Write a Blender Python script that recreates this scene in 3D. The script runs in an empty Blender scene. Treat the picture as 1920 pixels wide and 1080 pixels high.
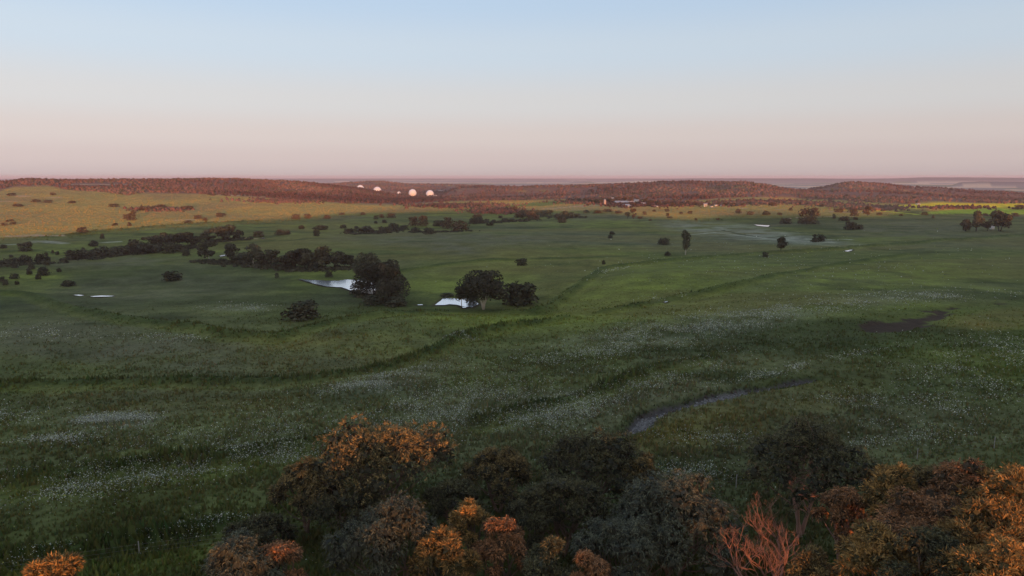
import bpy, math, random
import numpy as np
from mathutils import Vector

# ------------------------------------------------------------------ camera, sky, sun
SC = bpy.context.scene
COL = SC.collection
R = math.radians
F = 1297.0            # focal length in pixels of the 1920 px wide photograph
PITCH = R(9.1)
EYE = 30.0
cam_d = bpy.data.cameras.new('camera')
cam_d.sensor_width = 36.0
cam_d.lens = 36.0 * F / 1920.0
cam_d.clip_start = 0.5
cam_d.clip_end = 60000
cam = bpy.data.objects.new('camera', cam_d)
COL.objects.link(cam)
cam.location = (0, 0, EYE)
cam.rotation_euler = (R(90) - PITCH, 0, 0)
SC.camera = cam

SUN_AZ = R(18)        # the sun stands behind the camera, this far to the right
SUN_TAN = 0.035
SUN_EL = math.atan(SUN_TAN)
world = bpy.data.worlds.new('World')
SC.world = world
world.use_nodes = True
wn, wl = world.node_tree.nodes, world.node_tree.links
bgn = wn['Background']
sky = wn.new('ShaderNodeTexSky')
sky.sky_type = 'NISHITA'
sky.sun_disc = False
sky.sun_elevation = SUN_EL
sky.sun_rotation = R(180) - SUN_AZ
sky.altitude = 200
sky.air_density = 1.0
sky.dust_density = 1.5
sky.ozone_density = 2.5
tcw = wn.new('ShaderNodeTexCoord')
sepw = wn.new('ShaderNodeSeparateXYZ')
wl.new(tcw.outputs['Generated'], sepw.inputs[0])
rampw = wn.new('ShaderNodeValToRGB')
rampw.color_ramp.interpolation = 'EASE'
SKY_STOPS = [(0.0, (0.62, 0.53, 0.525)), (0.025, (0.70, 0.59, 0.57)), (0.056, (0.75, 0.66, 0.63)), (0.10, (0.74, 0.73, 0.73)),
             (0.168, (0.65, 0.75, 0.85)), (0.235, (0.55, 0.70, 0.88)), (0.55, (0.38, 0.50, 0.68)), (1.0, (0.30, 0.40, 0.55))]
GLOW_STOPS = [(0.0, (1.5, 0.78, 0.38)), (0.10, (1.35, 0.95, 0.62)), (0.30, (0.95, 0.86, 0.74)), (0.6, (0.48, 0.53, 0.62)), (1.0, (0.28, 0.37, 0.54))]
els = rampw.color_ramp.elements
while len(els) < len(SKY_STOPS):
    els.new(0.5)
for e_, (p_, c_) in zip(els, SKY_STOPS):
    e_.position = p_
    e_.color = (*c_, 1)
wl.new(sepw.outputs['Z'], rampw.inputs[0])
rampg = wn.new('ShaderNodeValToRGB')
els = rampg.color_ramp.elements
while len(els) < len(GLOW_STOPS):
    els.new(0.5)
for e_, (p_, c_) in zip(els, GLOW_STOPS):
    e_.position = p_
    e_.color = (*c_, 1)
wl.new(sepw.outputs['Z'], rampg.inputs[0])
dotw = wn.new('ShaderNodeVectorMath')            # the west glows where the sun goes down
dotw.operation = 'DOT_PRODUCT'
dotw.inputs[1].default_value = (math.sin(SUN_AZ), -math.cos(SUN_AZ), 0)
wl.new(tcw.outputs['Generated'], dotw.inputs[0])
mapw = wn.new('ShaderNodeMapRange')
mapw.interpolation_type = 'SMOOTHSTEP'
mapw.inputs[1].default_value = -0.35
mapw.inputs[2].default_value = 1.0
wl.new(dotw.outputs['Value'], mapw.inputs[0])
mixg = wn.new('ShaderNodeMix')
mixg.data_type = 'RGBA'
wl.new(mapw.outputs[0], mixg.inputs[0])
wl.new(rampw.outputs[0], mixg.inputs[6])
wl.new(rampg.outputs[0], mixg.inputs[7])
mixw = wn.new('ShaderNodeMix')
mixw.data_type = 'RGBA'
mixw.inputs[0].default_value = 0.92
scalew = wn.new('ShaderNodeVectorMath')
scalew.operation = 'SCALE'
scalew.inputs['Scale'].default_value = 1 / 0.12
wl.new(mixg.outputs[2], scalew.inputs[0])
sidew = wn.new('ShaderNodeMath')                 # the sky is a little duller towards the right
sidew.operation = 'MULTIPLY_ADD'
sidew.inputs[1].default_value = -0.11 / 0.12
sidew.inputs[2].default_value = 0.98 / 0.12
wl.new(sepw.outputs['X'], sidew.inputs[0])
wl.new(sidew.outputs[0], scalew.inputs['Scale'])
wl.new(sky.outputs[0], mixw.inputs[6])
wl.new(scalew.outputs[0], mixw.inputs[7])
wl.new(mixw.outputs[2], bgn.inputs['Color'])
bgn.inputs['Strength'].default_value = 0.12

sun_d = bpy.data.lights.new('sun', 'SUN')
sun_d.energy = 5.0
sun_d.color = (1.0, 0.36, 0.13)
sun_d.angle = R(0.5)
sun = bpy.data.objects.new('sun', sun_d)
COL.objects.link(sun)
SUNV = Vector((math.sin(SUN_AZ) * math.cos(SUN_EL), -math.cos(SUN_AZ) * math.cos(SUN_EL), math.sin(SUN_EL)))
sun.rotation_euler = SUNV.to_track_quat('Z', 'Y').to_euler()
sun.location = SUNV * 100
SC.view_settings.view_transform = 'Standard'
SC.view_settings.look = 'None'
SC.view_settings.gamma = 1
SC.view_settings.use_curve_mapping = False
SC.view_settings.exposure = 0.0
SC.cycles.max_bounces = 4
SC.cycles.diffuse_bounces = 2
SC.cycles.volume_bounces = 0
SC.cycles.use_adaptive_sampling = True
SC.cycles.use_denoising = True

rng = np.random.default_rng(7)
random.seed(7)

# ------------------------------------------------------------------ helpers
def ray(px, py):
    """direction of a photo pixel, scaled so that its horizontal length is 1"""
    px = np.asarray(px, float); py = np.asarray(py, float)
    u = (px - 960) / F; v = (540 - py) / F
    dx = u; dy = math.cos(PITCH) + v * math.sin(PITCH); dz = -math.sin(PITCH) + v * math.cos(PITCH)
    n = np.hypot(dx, dy)
    return dx / n, dy / n, dz / n

def project(x, y, z):
    cz = z - EYE
    fw = y * math.cos(PITCH) - cz * math.sin(PITCH)
    up = y * math.sin(PITCH) + cz * math.cos(PITCH)
    fw = np.where(fw > 0.5, fw, np.nan)
    return 960 + F * x / fw, 540 - F * up / fw

def az_of(px):
    return np.arctan((np.asarray(px, float) - 960) / F)

def _h(ix, iy, s):
    v = (ix.astype(np.int64) * 374761393 + iy.astype(np.int64) * 668265263 + s * 974711) & 0x7fffffff
    v = ((v ^ (v >> 13)) * 1274126177) & 0x7fffffff
    v = v ^ (v >> 16)
    return (v & 0xffff) / 65535.0

def vnoise(x, y, s=0):
    x = np.asarray(x, float); y = np.asarray(y, float)
    ix = np.floor(x); iy = np.floor(y)
    fx = x - ix; fy = y - iy
    fx = fx * fx * (3 - 2 * fx); fy = fy * fy * (3 - 2 * fy)
    ix = ix.astype(np.int64); iy = iy.astype(np.int64)
    a = _h(ix, iy, s); b = _h(ix + 1, iy, s); c = _h(ix, iy + 1, s); d = _h(ix + 1, iy + 1, s)
    return (a + (b - a) * fx) * (1 - fy) + (c + (d - c) * fx) * fy

def fbm(x, y, scale, octv=4, s=0):
    t = 0; a = 1; n = 0; f = 1.0 / scale
    for o in range(octv):
        t = t + a * (vnoise(x * f, y * f, s + o * 17) - 0.5) * 2; n += a
        a *= 0.55; f *= 2.03
    return t / n

def sstep(a, b, v):
    t = np.clip((v - a) / (b - a), 0, 1)
    return t * t * (3 - 2 * t)

def seg_dist(x, y, pts):
    d = np.full(np.shape(x), 1e9)
    for (ax, ay), (bx, by) in zip(pts[:-1], pts[1:]):
        vx, vy = bx - ax, by - ay
        L = vx * vx + vy * vy + 1e-9
        t = np.clip(((x - ax) * vx + (y - ay) * vy) / L, 0, 1)
        d = np.minimum(d, np.hypot(x - ax - t * vx, y - ay - t * vy))
    return d

def in_poly(x, y, poly):
    r = np.zeros(np.shape(x), bool)
    n = len(poly)
    for i in range(n):
        x1, y1 = poly[i]; x2, y2 = poly[(i + 1) % n]
        c = ((y1 > y) != (y2 > y)) & (x < (x2 - x1) * (y - y1) / (y2 - y1 + 1e-12) + x1)
        r ^= c
    return r

def mesh_np(name, verts, faces, k, mat=None, cols=None, smooth=False):
    """faces: (n,k) int array; cols: (nv,3)"""
    me = bpy.data.meshes.new(name)
    verts = np.ascontiguousarray(verts, np.float32); faces = np.ascontiguousarray(faces, np.int32)
    me.vertices.add(len(verts)); me.vertices.foreach_set('co', verts.ravel())
    me.loops.add(faces.size); me.loops.foreach_set('vertex_index', faces.ravel())
    me.polygons.add(len(faces))
    me.polygons.foreach_set('loop_start', np.arange(0, faces.size, k, dtype=np.int32))
    me.polygons.foreach_set('loop_total', np.full(len(faces), k, np.int32))
    if smooth:
        me.polygons.foreach_set('use_smooth', np.ones(len(faces), bool))
    me.update(calc_edges=True)
    if cols is not None:
        at = me.color_attributes.new('Col', 'FLOAT_COLOR', 'POINT')
        c4 = np.ones((len(verts), 4), np.float32); c4[:, :3] = cols
        at.data.foreach_set('color', c4.ravel())
    if mat:
        me.materials.append(mat)
    return me

def link(name, data, parent=None, loc=None):
    o = bpy.data.objects.new(name, data); COL.objects.link(o)
    if parent: o.parent = parent
    if loc is not None: o.location = loc
    return o

def tag(o, label=None, cat=None, group=None, kind=None):
    if label: o['label'] = label
    if cat: o['category'] = cat
    if group: o['group'] = group
    if kind: o['kind'] = kind
    return o

class MB:
    """collects boxes, tubes and prisms, builds one mesh"""
    def __init__(s): s.v = []; s.f = []
    def add(s, vs, fs):
        b = len(s.v); s.v += [tuple(map(float, p)) for p in vs]; s.f += [tuple(i + b for i in f) for f in fs]; return s
    def box(s, x0, x1, y0, y1, z0, z1):
        return s.add([(x0, y0, z0), (x1, y0, z0), (x1, y1, z0), (x0, y1, z0), (x0, y0, z1), (x1, y0, z1), (x1, y1, z1), (x0, y1, z1)],
                     [(0, 3, 2, 1), (4, 5, 6, 7), (0, 1, 5, 4), (1, 2, 6, 5), (2, 3, 7, 6), (3, 0, 4, 7)])
    def tube(s, pts, rad, n=6):
        pts = [np.array(p, float) for p in pts]
        vs, fs = [], []
        for i, p in enumerate(pts):
            d = pts[min(i + 1, len(pts) - 1)] - pts[max(i - 1, 0)]
            d /= np.linalg.norm(d) + 1e-9
            a = np.cross(d, (0, 0, 1) if abs(d[2]) < 0.9 else (1, 0, 0)); a /= np.linalg.norm(a)
            b = np.cross(d, a)
            for k in range(n):
                t = 2 * math.pi * k / n
                vs.append(p + rad[i] * (math.cos(t) * a + math.sin(t) * b))
        for i in range(len(pts) - 1):
            for k in range(n):
                k2 = (k + 1) % n
                fs.append((i * n + k, i * n + k2, (i + 1) * n + k2, (i + 1) * n + k))
        fs.append(tuple(range(n - 1, -1, -1)))
        fs.append(tuple((len(pts) - 1) * n + k for k in range(n)))
        return s.add(vs, fs)
    def mesh(s, name, mat, smooth=False):
        me = bpy.data.meshes.new(name); me.from_pydata(s.v, [], s.f); me.update()
        if mat: me.materials.append(mat)
        if smooth:
            me.polygons.foreach_set('use_smooth', [True] * len(me.polygons))
        return me
    def build(s, name, mat, parent=None, loc=None, smooth=False):
        return link(name, s.mesh(name, mat, smooth), parent, loc)

# ------------------------------------------------------------------ materials
def mat_new(name, rough=0.9, spec=0.2):
    m = bpy.data.materials.new(name); m.use_nodes = True
    b = m.node_tree.nodes['Principled BSDF']
    b.inputs['Roughness'].default_value = rough
    b.inputs['Specular IOR Level'].default_value = spec
    return m, m.node_tree.nodes, m.node_tree.links, b

def mat_plain(name, col, rough=0.7, spec=0.3, nscale=2.0, amp=0.25):
    m, n, l, b = mat_new(name, rough, spec)
    tc = n.new('ShaderNodeTexCoord'); nz = n.new('ShaderNodeTexNoise')
    nz.inputs['Scale'].default_value = nscale; nz.inputs['Detail'].default_value = 4
    l.new(tc.outputs['Object'], nz.inputs['Vector'])
    mr = n.new('ShaderNodeMapRange'); mr.inputs[3].default_value = 1 - amp; mr.inputs[4].default_value = 1 + amp
    l.new(nz.outputs[0], mr.inputs[0])
    vm = n.new('ShaderNodeVectorMath'); vm.operation = 'SCALE'; vm.inputs[0].default_value = col
    l.new(mr.outputs[0], vm.inputs['Scale']); l.new(vm.outputs[0], b.inputs['Base Color'])
    return m

def mat_vcol(name, rough=0.9, spec=0.1, transl=0.0, rnd=0.0):
    """colour from the mesh's own colour attribute; optional translucency and per-object variation"""
    m, n, l, b = mat_new(name, rough, spec)
    at = n.new('ShaderNodeAttribute'); at.attribute_name = 'Col'
    src = at.outputs['Color']
    if rnd:
        oi = n.new('ShaderNodeObjectInfo'); mr = n.new('ShaderNodeMapRange')
        mr.inputs[3].default_value = 1 - rnd; mr.inputs[4].default_value = 1 + rnd
        l.new(oi.outputs['Random'], mr.inputs[0])
        vm = n.new('ShaderNodeVectorMath'); vm.operation = 'SCALE'
        l.new(src, vm.inputs[0]); l.new(mr.outputs[0], vm.inputs['Scale']); src = vm.outputs[0]
    l.new(src, b.inputs['Base Color'])
    if transl:
        tr = n.new('ShaderNodeBsdfTranslucent'); mx = n.new('ShaderNodeMixShader')
        l.new(src, tr.inputs['Color']); mx.inputs[0].default_value = transl
        out = n['Material Output']
        l.new(b.outputs[0], mx.inputs[1]); l.new(tr.outputs[0], mx.inputs[2]); l.new(mx.outputs[0], out.inputs['Surface'])
    return m

M_leaf = mat_vcol('leaves', 0.65, 0.25, 0.15, 0.15)
M_farleaf = mat_vcol('far_leaves', 0.9, 0.05, 0.0, 0.2)
M_grassblade = mat_vcol('grass_blades', 0.8, 0.1, 0.15)
M_scrub = mat_vcol('scrub_leaves', 0.95, 0.0)
M_flower = mat_vcol('flower_petals', 0.7, 0.1, 0.2)
M_bark = mat_plain('bark', (0.16, 0.115, 0.09), 0.9, 0.1, 3, 0.4)
M_litbark = mat_plain('pink_lit_bark', (0.34, 0.21, 0.17), 0.7, 0.2, 2, 0.3)  # trunk bark with the pinkish evening light put into its colour
M_palebark = mat_plain('pale_bark', (0.5, 0.47, 0.42), 0.8, 0.2, 2, 0.25)
M_darkbark = mat_plain('dark_bark', (0.04, 0.032, 0.028), 0.9, 0.1, 3, 0.3)
M_deadwood = mat_plain('red_lit_dead_wood', (0.25, 0.135, 0.10), 0.8, 0.1, 4, 0.3)  # dead wood, red evening light put into its colour
M_steel = mat_plain('galvanised_steel', (0.27, 0.27, 0.27), 0.45, 0.5, 5, 0.15)
# ------------------------------------------------------------------ the lie of the land
TPX = [0, 320, 640, 960, 1280, 1600, 1920]
TD = [20, 30, 45, 60, 100, 150, 200, 250, 300, 400, 500, 600, 700, 850, 1000, 1300, 1700, 2200, 3000, 5000, 9000, 14000, 28000]
TZ = [
 [3, 2.0, 1.0, 0, -3, -7.0, -10.0, -12.0, -14.0, -15.5, -16, -13.0, -9.0, -3.0, 3, 10, 8, -5, -20, -35, -35, -30, -10],
 [3, 2.0, 1.0, 0, -3, -7.0, -10.0, -12.0, -13.5, -16.0, -16, -13.0, -11., -6.0, 0, 8, 4, -8, -25, -35, -35, -30, -10],
 [3, 2.0, 1.0, 0, -3, -7.0, -10.0, -12.5, -13.5, -13.0, -12.5, -13.5, -12., -9.0, -6.5, -10, -17, -19, -22, -35, -35, -30, -10],
 [3, 2.0, 1.0, 0, -3, -7.0, -10.5, -12.5, -12.5, -12.0, -11, -12.5, -12., -8.0, -6, -11, -15, -17, -25, -35, -35, -30, -10],
 [4, 3.0, 1.8, 0.3, -2, -4.5, -6.5, -8.5, -10., -11.5, -12., -11.5, -9.5, -7.0, -4, 0, 4, -15, -25, -35, -35, -30, -10],
 [6, 5.0, 3.2, 0.5, -1.5, -3.0, -5.0, -6.5, -8.0, -9.5, -10.5, -10., -9.0, -6.0, -6, -5.5, -2, -18, -30, -38, -38, -30, -10],
 [8, 7.0, 4.5, 1.0, -1, -2.5, -4.0, -5.5, -7.5, -9.0, -9.5, -9.5, -8.5, -9.5, -9, -8, -12, -25, -35, -42, -42, -30, -10],
]
TZ = np.array(TZ); TA = az_of(TPX); LD = np.log(np.array(TD, float))

def _cubic(t, p0, p1, p2, p3):
    m1 = (p2 - p0) * 0.5; m2 = (p3 - p1) * 0.5
    return (2 * t**3 - 3 * t**2 + 1) * p1 + (t**3 - 2 * t**2 + t) * m1 + (-2 * t**3 + 3 * t**2) * p2 + (t**3 - t**2) * m2

def table(az, d):
    ld = np.clip(np.log(np.maximum(d, 1)), LD[0], LD[-1] - 1e-6)
    j = np.clip(np.searchsorted(LD, ld, side='right') - 1, 0, len(LD) - 2)
    tj = (ld - LD[j]) / (LD[j + 1] - LD[j])
    a = np.clip(az, TA[0], TA[-1] - 1e-6)
    i = np.clip(np.searchsorted(TA, a, side='right') - 1, 0, len(TA) - 2)
    ti = (a - TA[i]) / (TA[i + 1] - TA[i]); ti = ti * ti * (3 - 2 * ti)
    def row(ii):
        g = lambda jj: TZ[ii, np.clip(jj, 0, len(LD) - 1)]
        return _cubic(tj, g(j - 1), g(j), g(j + 1), g(j + 2))
    return row(i) * (1 - ti) + row(i + 1) * ti

# ridges: (distance, front width, back width, [(px, photo y of the crest)])
RIDGES = [
 (1500, 520, 700, [(-500, 330), (0, 343), (30, 342), (60, 337), (130, 339), (240, 338), (330, 338), (400, 336.5), (450, 337), (480, 339), (560, 341), (600, 345), (640, 350), (680, 356), (707, 362), (748, 369), (775, 375), (806, 379)], 60, 5.0),
 (1750, 480, 600, [(820, 372), (835, 364), (860, 354), (900, 350.5), (1000, 350), (1060, 349), (1130, 346.5), (1200, 342.5), (1300, 341), (1390, 341.5), (1430, 347), (1470, 354), (1520, 362), (1560, 372)], 90, 15.0),
 (2050, 560, 700, [(1400, 372), (1440, 360), (1500, 357), (1545, 350.5), (1572, 343.5), (1590, 341.5), (1650, 344.5), (1700, 352), (1750, 355), (1850, 361), (1920, 366), (2300, 372)], 80, 15.0),
 (2700, 700, 800, [(400, 362), (600, 347), (640, 345), (700, 341), (720, 341), (760, 346), (820, 347), (900, 349), (1000, 352)], 60, 3.0),
 (6500, 500, 900, [(1690, 350), (1720, 352.5), (1765, 352), (1790, 341.5), (1830, 340.5), (1920, 341), (2100, 340)], 60, 2.0),
 (11500, 1500, 3000, [(300, 337), (480, 337.5), (640, 337), (800, 338.5), (1000, 337.5), (1060, 338), (1068, 341), (1100, 342), (1115, 345)], 50, 3.0),
 (8500, 800, 1500, [(1040, 350), (1066, 342), (1075, 339.5), (1105, 339), (1120, 343), (1140, 350)], 30, 2.0),
 (10000, 1200, 2500, [(1100, 345), (1130, 342.5), (1160, 340), (1220, 336.5), (1290, 334.5), (1400, 334.5), (1500, 334.5), (1600, 335.5), (1690, 334), (1715, 332.5), (1800, 332.5), (1860, 333), (1920, 333.5), (2300, 334)], 60, 2.0),
 (13500, 2000, 4000, [(-600, 337), (1920, 336), (2600, 336)], 40, 0.0),
]

POND_BIG = [(560, 523), (575, 524.5), (612, 526), (632, 526.5), (650, 524), (700, 526), (708, 540), (700, 552), (670, 548), (654, 543), (640, 538.5), (612, 537), (598, 534), (578, 528.5)]
POND_SMALL = [(831, 558.5), (842, 559), (862, 560.5), (874, 560.5), (888, 562), (898, 570), (886, 576), (866, 574), (856, 571.5), (842, 570), (834, 571.5), (816, 571.8), (820, 568), (826, 565)]
PUDDLES = [[(411, 479.5), (419, 477.5), (427, 477.2), (426, 478.8), (414, 481)],
           [(1413, 421), (1425, 421.6), (1443, 422.4), (1441, 425), (1434, 424.8), (1420, 423)],
           [(1583, 470.5), (1590, 469), (1599, 467), (1598, 469.5), (1590, 471.6)],
           [(137, 553), (148, 552.5), (158, 553.6), (150, 554.6)],
           [(168, 555.3), (190, 554), (216, 554.8), (200, 556), (176, 556.4)],
           [(551, 505), (556, 506), (561, 507.8), (556, 507.6)],
           [(782, 571), (792, 570.6), (793, 571.6), (784, 572)],
           [(866, 575.5), (874, 575), (875, 576.4), (868, 577)],
           [(1246, 566), (1252, 564.5), (1252, 565.3), (1247, 566.8)],
           [(489, 446), (495, 445.6), (496, 446.8), (490, 447)]]
BANKS = [
 ([(-60, 546), (0, 548), (60, 552), (110, 572), (230, 597), (350, 612), (440, 628), (520, 632), (600, 610), (700, 592), (800, 580), (930, 582), (1010, 585)], 3.4, 1.1),
 ([(-60, 722), (0, 722), (150, 718), (300, 716), (480, 718), (600, 710), (720, 690), (800, 662), (850, 637), (950, 612), (1060, 597)], 2.6, 0.8),
 ([(1010, 588), (1055, 558), (1095, 528), (1130, 503), (1200, 494), (1300, 483), (1400, 476), (1540, 468), (1640, 460), (1760, 450), (1960, 436)], 3.2, 0.9),
 ([(1130, 585), (1220, 568), (1300, 552), (1420, 524), (1540, 500), (1700, 476)], 3.0, 0.8),
 ([(740, 509), (830, 495), (910, 487), (1000, 485), (1120, 482)], 3.6, 0.7),
 ([(-60, 910), (100, 893), (300, 872), (430, 858), (560, 838), (640, 825)], 2.4, 0.8),
 ([(-60, 1062), (60, 1050), (200, 1030), (300, 1012), (420, 985)], 1.8, 0.7),
 ([(900, 790), (1000, 760), (1090, 745), (1150, 720), (1240, 690), (1330, 672)], 1.8, 0.6),
 ([(-60, 477), (60, 470), (110, 476), (180, 470)], 5.0, 0.8),
 ([(80, 446), (170, 436), (260, 428), (350, 421), (480, 415)], 6.0, 1.2),
]
CREEK = [(1180, 806), (1205, 780), (1240, 765), (1290, 752), (1345, 740), (1400, 729), (1450, 722), (1520, 708)]
MUD = [(1600, 615), (1655, 600), (1700, 592), (1750, 590), (1768, 575), (1840, 569), (1915, 565), (1840, 573), (1785, 580), (1768, 597), (1742, 608), (1690, 622), (1640, 624)]

_ridge_cache = []
for (rd, wf, wb, pts, jit, na) in RIDGES:
    ra = az_of([p[0] for p in pts])
    dep = ray([p[0] for p in pts], [p[1] for p in pts])[2]
    _ridge_cache.append((rd, wf, wb, ra, EYE + rd * dep, jit, na))

# the crest of the rise behind the camera whose shadow fills the valley: height of its shadow as a function of t; dips shaped to let sun onto the front trees
LX, LY = -math.sin(SUN_AZ), math.cos(SUN_AZ)
TX, TY = math.cos(SUN_AZ), math.sin(SUN_AZ)
RR = 150.0
CREST_T = [(-2000, 8), (-198, 8.5), (-152, 9.2), (-95, 11), (-30, 12.5), (-17, 12.5), (-14, 8), (-10, 8), (-7.5, 12), (-5, 8), (-1, 7.6), (1, 10), (3, 8.7), (10, 8.3), (12, 7), (14.5, 7), (17, 11.5), (23.5, 12),
           (26, 2.6), (42, 2.6), (46, 13), (60, 16), (92, 17.7), (152, 18), (227, 17.1), (305, 15.3), (330, 11.6), (377, 11), (415, 13.5), (443, 12), (476, 11.1), (550, 11.2), (616, 10.8), (718, 9), (1500, 7)]

GULLY = [(math.sin(az_of(p)) * d_, math.cos(az_of(p)) * d_) for p, d_ in [(1470, 1300), (1560, 1180), (1640, 1080), (1700, 980), (1728, 915), (1790, 1010), (1850, 1090), (1900, 1180)]]
def H0(x, y):
    x = np.asarray(x, float); y = np.asarray(y, float)
    d = np.hypot(x, y) + 1e-6
    az = np.arctan2(x, np.maximum(y, 1e-3))
    z = table(az, d)
    hill = np.zeros_like(z)
    for (rd, wf, wb, ra, rz, jit, na) in _ridge_cache:
        cz = np.interp(az, ra, rz)
        rdd = rd + jit * np.sin(az * 23 + rd) * 0.8
        prof = np.where(d < rdd, sstep(rdd - wf, rdd, d), 1 - sstep(rdd + wb * 0.25, rdd + wb, d))
        inside = (az >= ra[0] - 0.02) & (az <= ra[-1] + 0.02)
        up = np.maximum(cz - z, 0) * prof * inside
        nz = sstep(0.0, 0.6, np.abs(fbm(x, y, 260.0 if rd < 3000 else rd * .09, 3, 11)) * 1.6) * na * prof * (1 - 0.9 * prof**6)
        z = z + up * (1 - 0.0) - nz * np.clip(up / 6, 0, 1)
        hill = np.maximum(hill, np.clip(up / 5, 0, 1))
    gd = seg_dist(x, y, GULLY)
    z = z - 11.0 * np.exp(-(gd / 34.0)**2) * (0.8 + .4 * vnoise(x / 60, y / 60, 51))
    # undulation of the paddocks
    amp = np.interp(d, [0, 70, 140, 450, 1000, 3000], [0.25, 0.5, 1.8, 1.9, 1.3, 2.5])
    z = z + fbm(x, y, 70, 3, 3) * amp * 0.8 + fbm(x, y, 14, 2, 5) * 0.12 * np.exp(-d / 500)
    z = z + 2.6 * np.exp(-((x + 22)**2 + (y - 176)**2) / 26.0**2) + 2.2 * np.exp(-((x - 62)**2 / 60.0**2 + (y - 260)**2 / 30.0**2)) - 1.6 * np.exp(-((x - 20)**2 / 50.0**2 + (y - 150)**2 / 16.0**2))
    # rise behind the camera
    s = x * LX + y * LY; t = x * TX + y * TY
    cz = np.interp(t, [p[0] for p in CREST_T], [p[1] for p in CREST_T]) + RR * SUN_TAN
    cz = cz + fbm(t, t * 0 + 3, 8, 3, 9) * 0.9
    behind = sstep(-20, 12, -s) * (1 - sstep(RR - 90, RR, -s) * 0)
    prof = np.exp(-((s + RR) / 45.0)**2)
    base_b = 3.0
    zb = base_b + (cz - base_b) * prof
    w = sstep(-5, -80, s - 0) if False else np.clip((-s - 25) / 60, 0, 1)
    w = w * w * (3 - 2 * w)
    front = (y > 0) & (np.abs(np.arctan2(x, np.maximum(y, 1e-3))) < 0.80)
    w = np.where(front, 0, w)
    z = z * (1 - w) + zb * w
    return z

_GA = R(-44) + np.arange(881) * R(0.1)
_GD = np.exp(np.linspace(math.log(22), math.log(4000), 900))
_grids = {}
def _grid(hf):
    if hf not in _grids:
        A, D = np.meshgrid(_GA, _GD, indexing='ij')
        _grids[hf] = (EYE - hf((np.sin(A) * D).ravel(), (np.cos(A) * D).ravel()).reshape(A.shape)) / D     # tangent of depression
    return _grids[hf]

def cast(px, py, hf=None):
    """where the ray through photo pixels first meets the land"""
    g = _grid(hf or H0)
    px = np.atleast_1d(np.asarray(px, float)); py = np.atleast_1d(np.asarray(py, float))
    dx, dy, dz = ray(px, py)
    az = np.arctan2(dx, dy)
    u = np.clip((az - _GA[0]) / R(0.1), 0, 879.999); i = u.astype(int); f = (u - i)[:, None]
    out = np.zeros(len(px))
    for q in range(0, len(px), 4000):
        sl = slice(q, q + 4000)
        row = g[i[sl]] * (1 - f[sl]) + g[i[sl] + 1] * f[sl]        # ground depression along the ray
        over = row + dz[sl, None] - 0.0                             # >0 ray above ground
        hit = over <= 0
        k = np.where(hit.any(1), hit.argmax(1), len(_GD) - 1); k = np.maximum(k, 1)
        ii = np.arange(len(k)); a = over[ii, k - 1]; b = over[ii, k]
        t = np.clip(a / (a - b + 1e-12), 0, 1)
        out[sl] = _GD[k - 1] + (_GD[k] - _GD[k - 1]) * t
    return dx * out, dy * out, out

def to_world(poly):
    a = np.array(poly, float)
    X, Y, d = cast(a[:, 0], a[:, 1])
    return list(zip(X, Y))

# ponds: level surface, polygons cut on their water level
def water_poly(poly):
    a = np.array(poly, float)
    cx, cy, d = cast([a[:, 0].mean()], [a[:, 1].max()])
    zw = float(H0(cx, cy)[0]) - 0.1
    dx, dy, dz = ray(a[:, 0], a[:, 1])
    dd = (zw - EYE) / dz
    return zw, list(zip(dx * dd, dy * dd))
WATERS = [water_poly(p) for p in [POND_BIG, POND_SMALL] + PUDDLES]
BANKW = []
for pts, w, h in BANKS:
    BANKW.append((to_world(pts), w, h))
BED_PALE = to_world([(1285, 757), (1310, 747), (1350, 735), (1400, 727), (1420, 729), (1395, 737), (1370, 746), (1330, 755), (1300, 761)])
BED_DARK = to_world([(1178, 808), (1190, 792), (1212, 775), (1245, 763), (1252, 768), (1232, 783), (1218, 797), (1204, 808)])
CREEKW = to_world(CREEK); MUDW = to_world(MUD)

def poly_sd(x, y, poly):
    d = seg_dist(x, y, list(poly) + [poly[0]])
    return np.where(in_poly(x, y, poly), -d, d)

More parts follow.
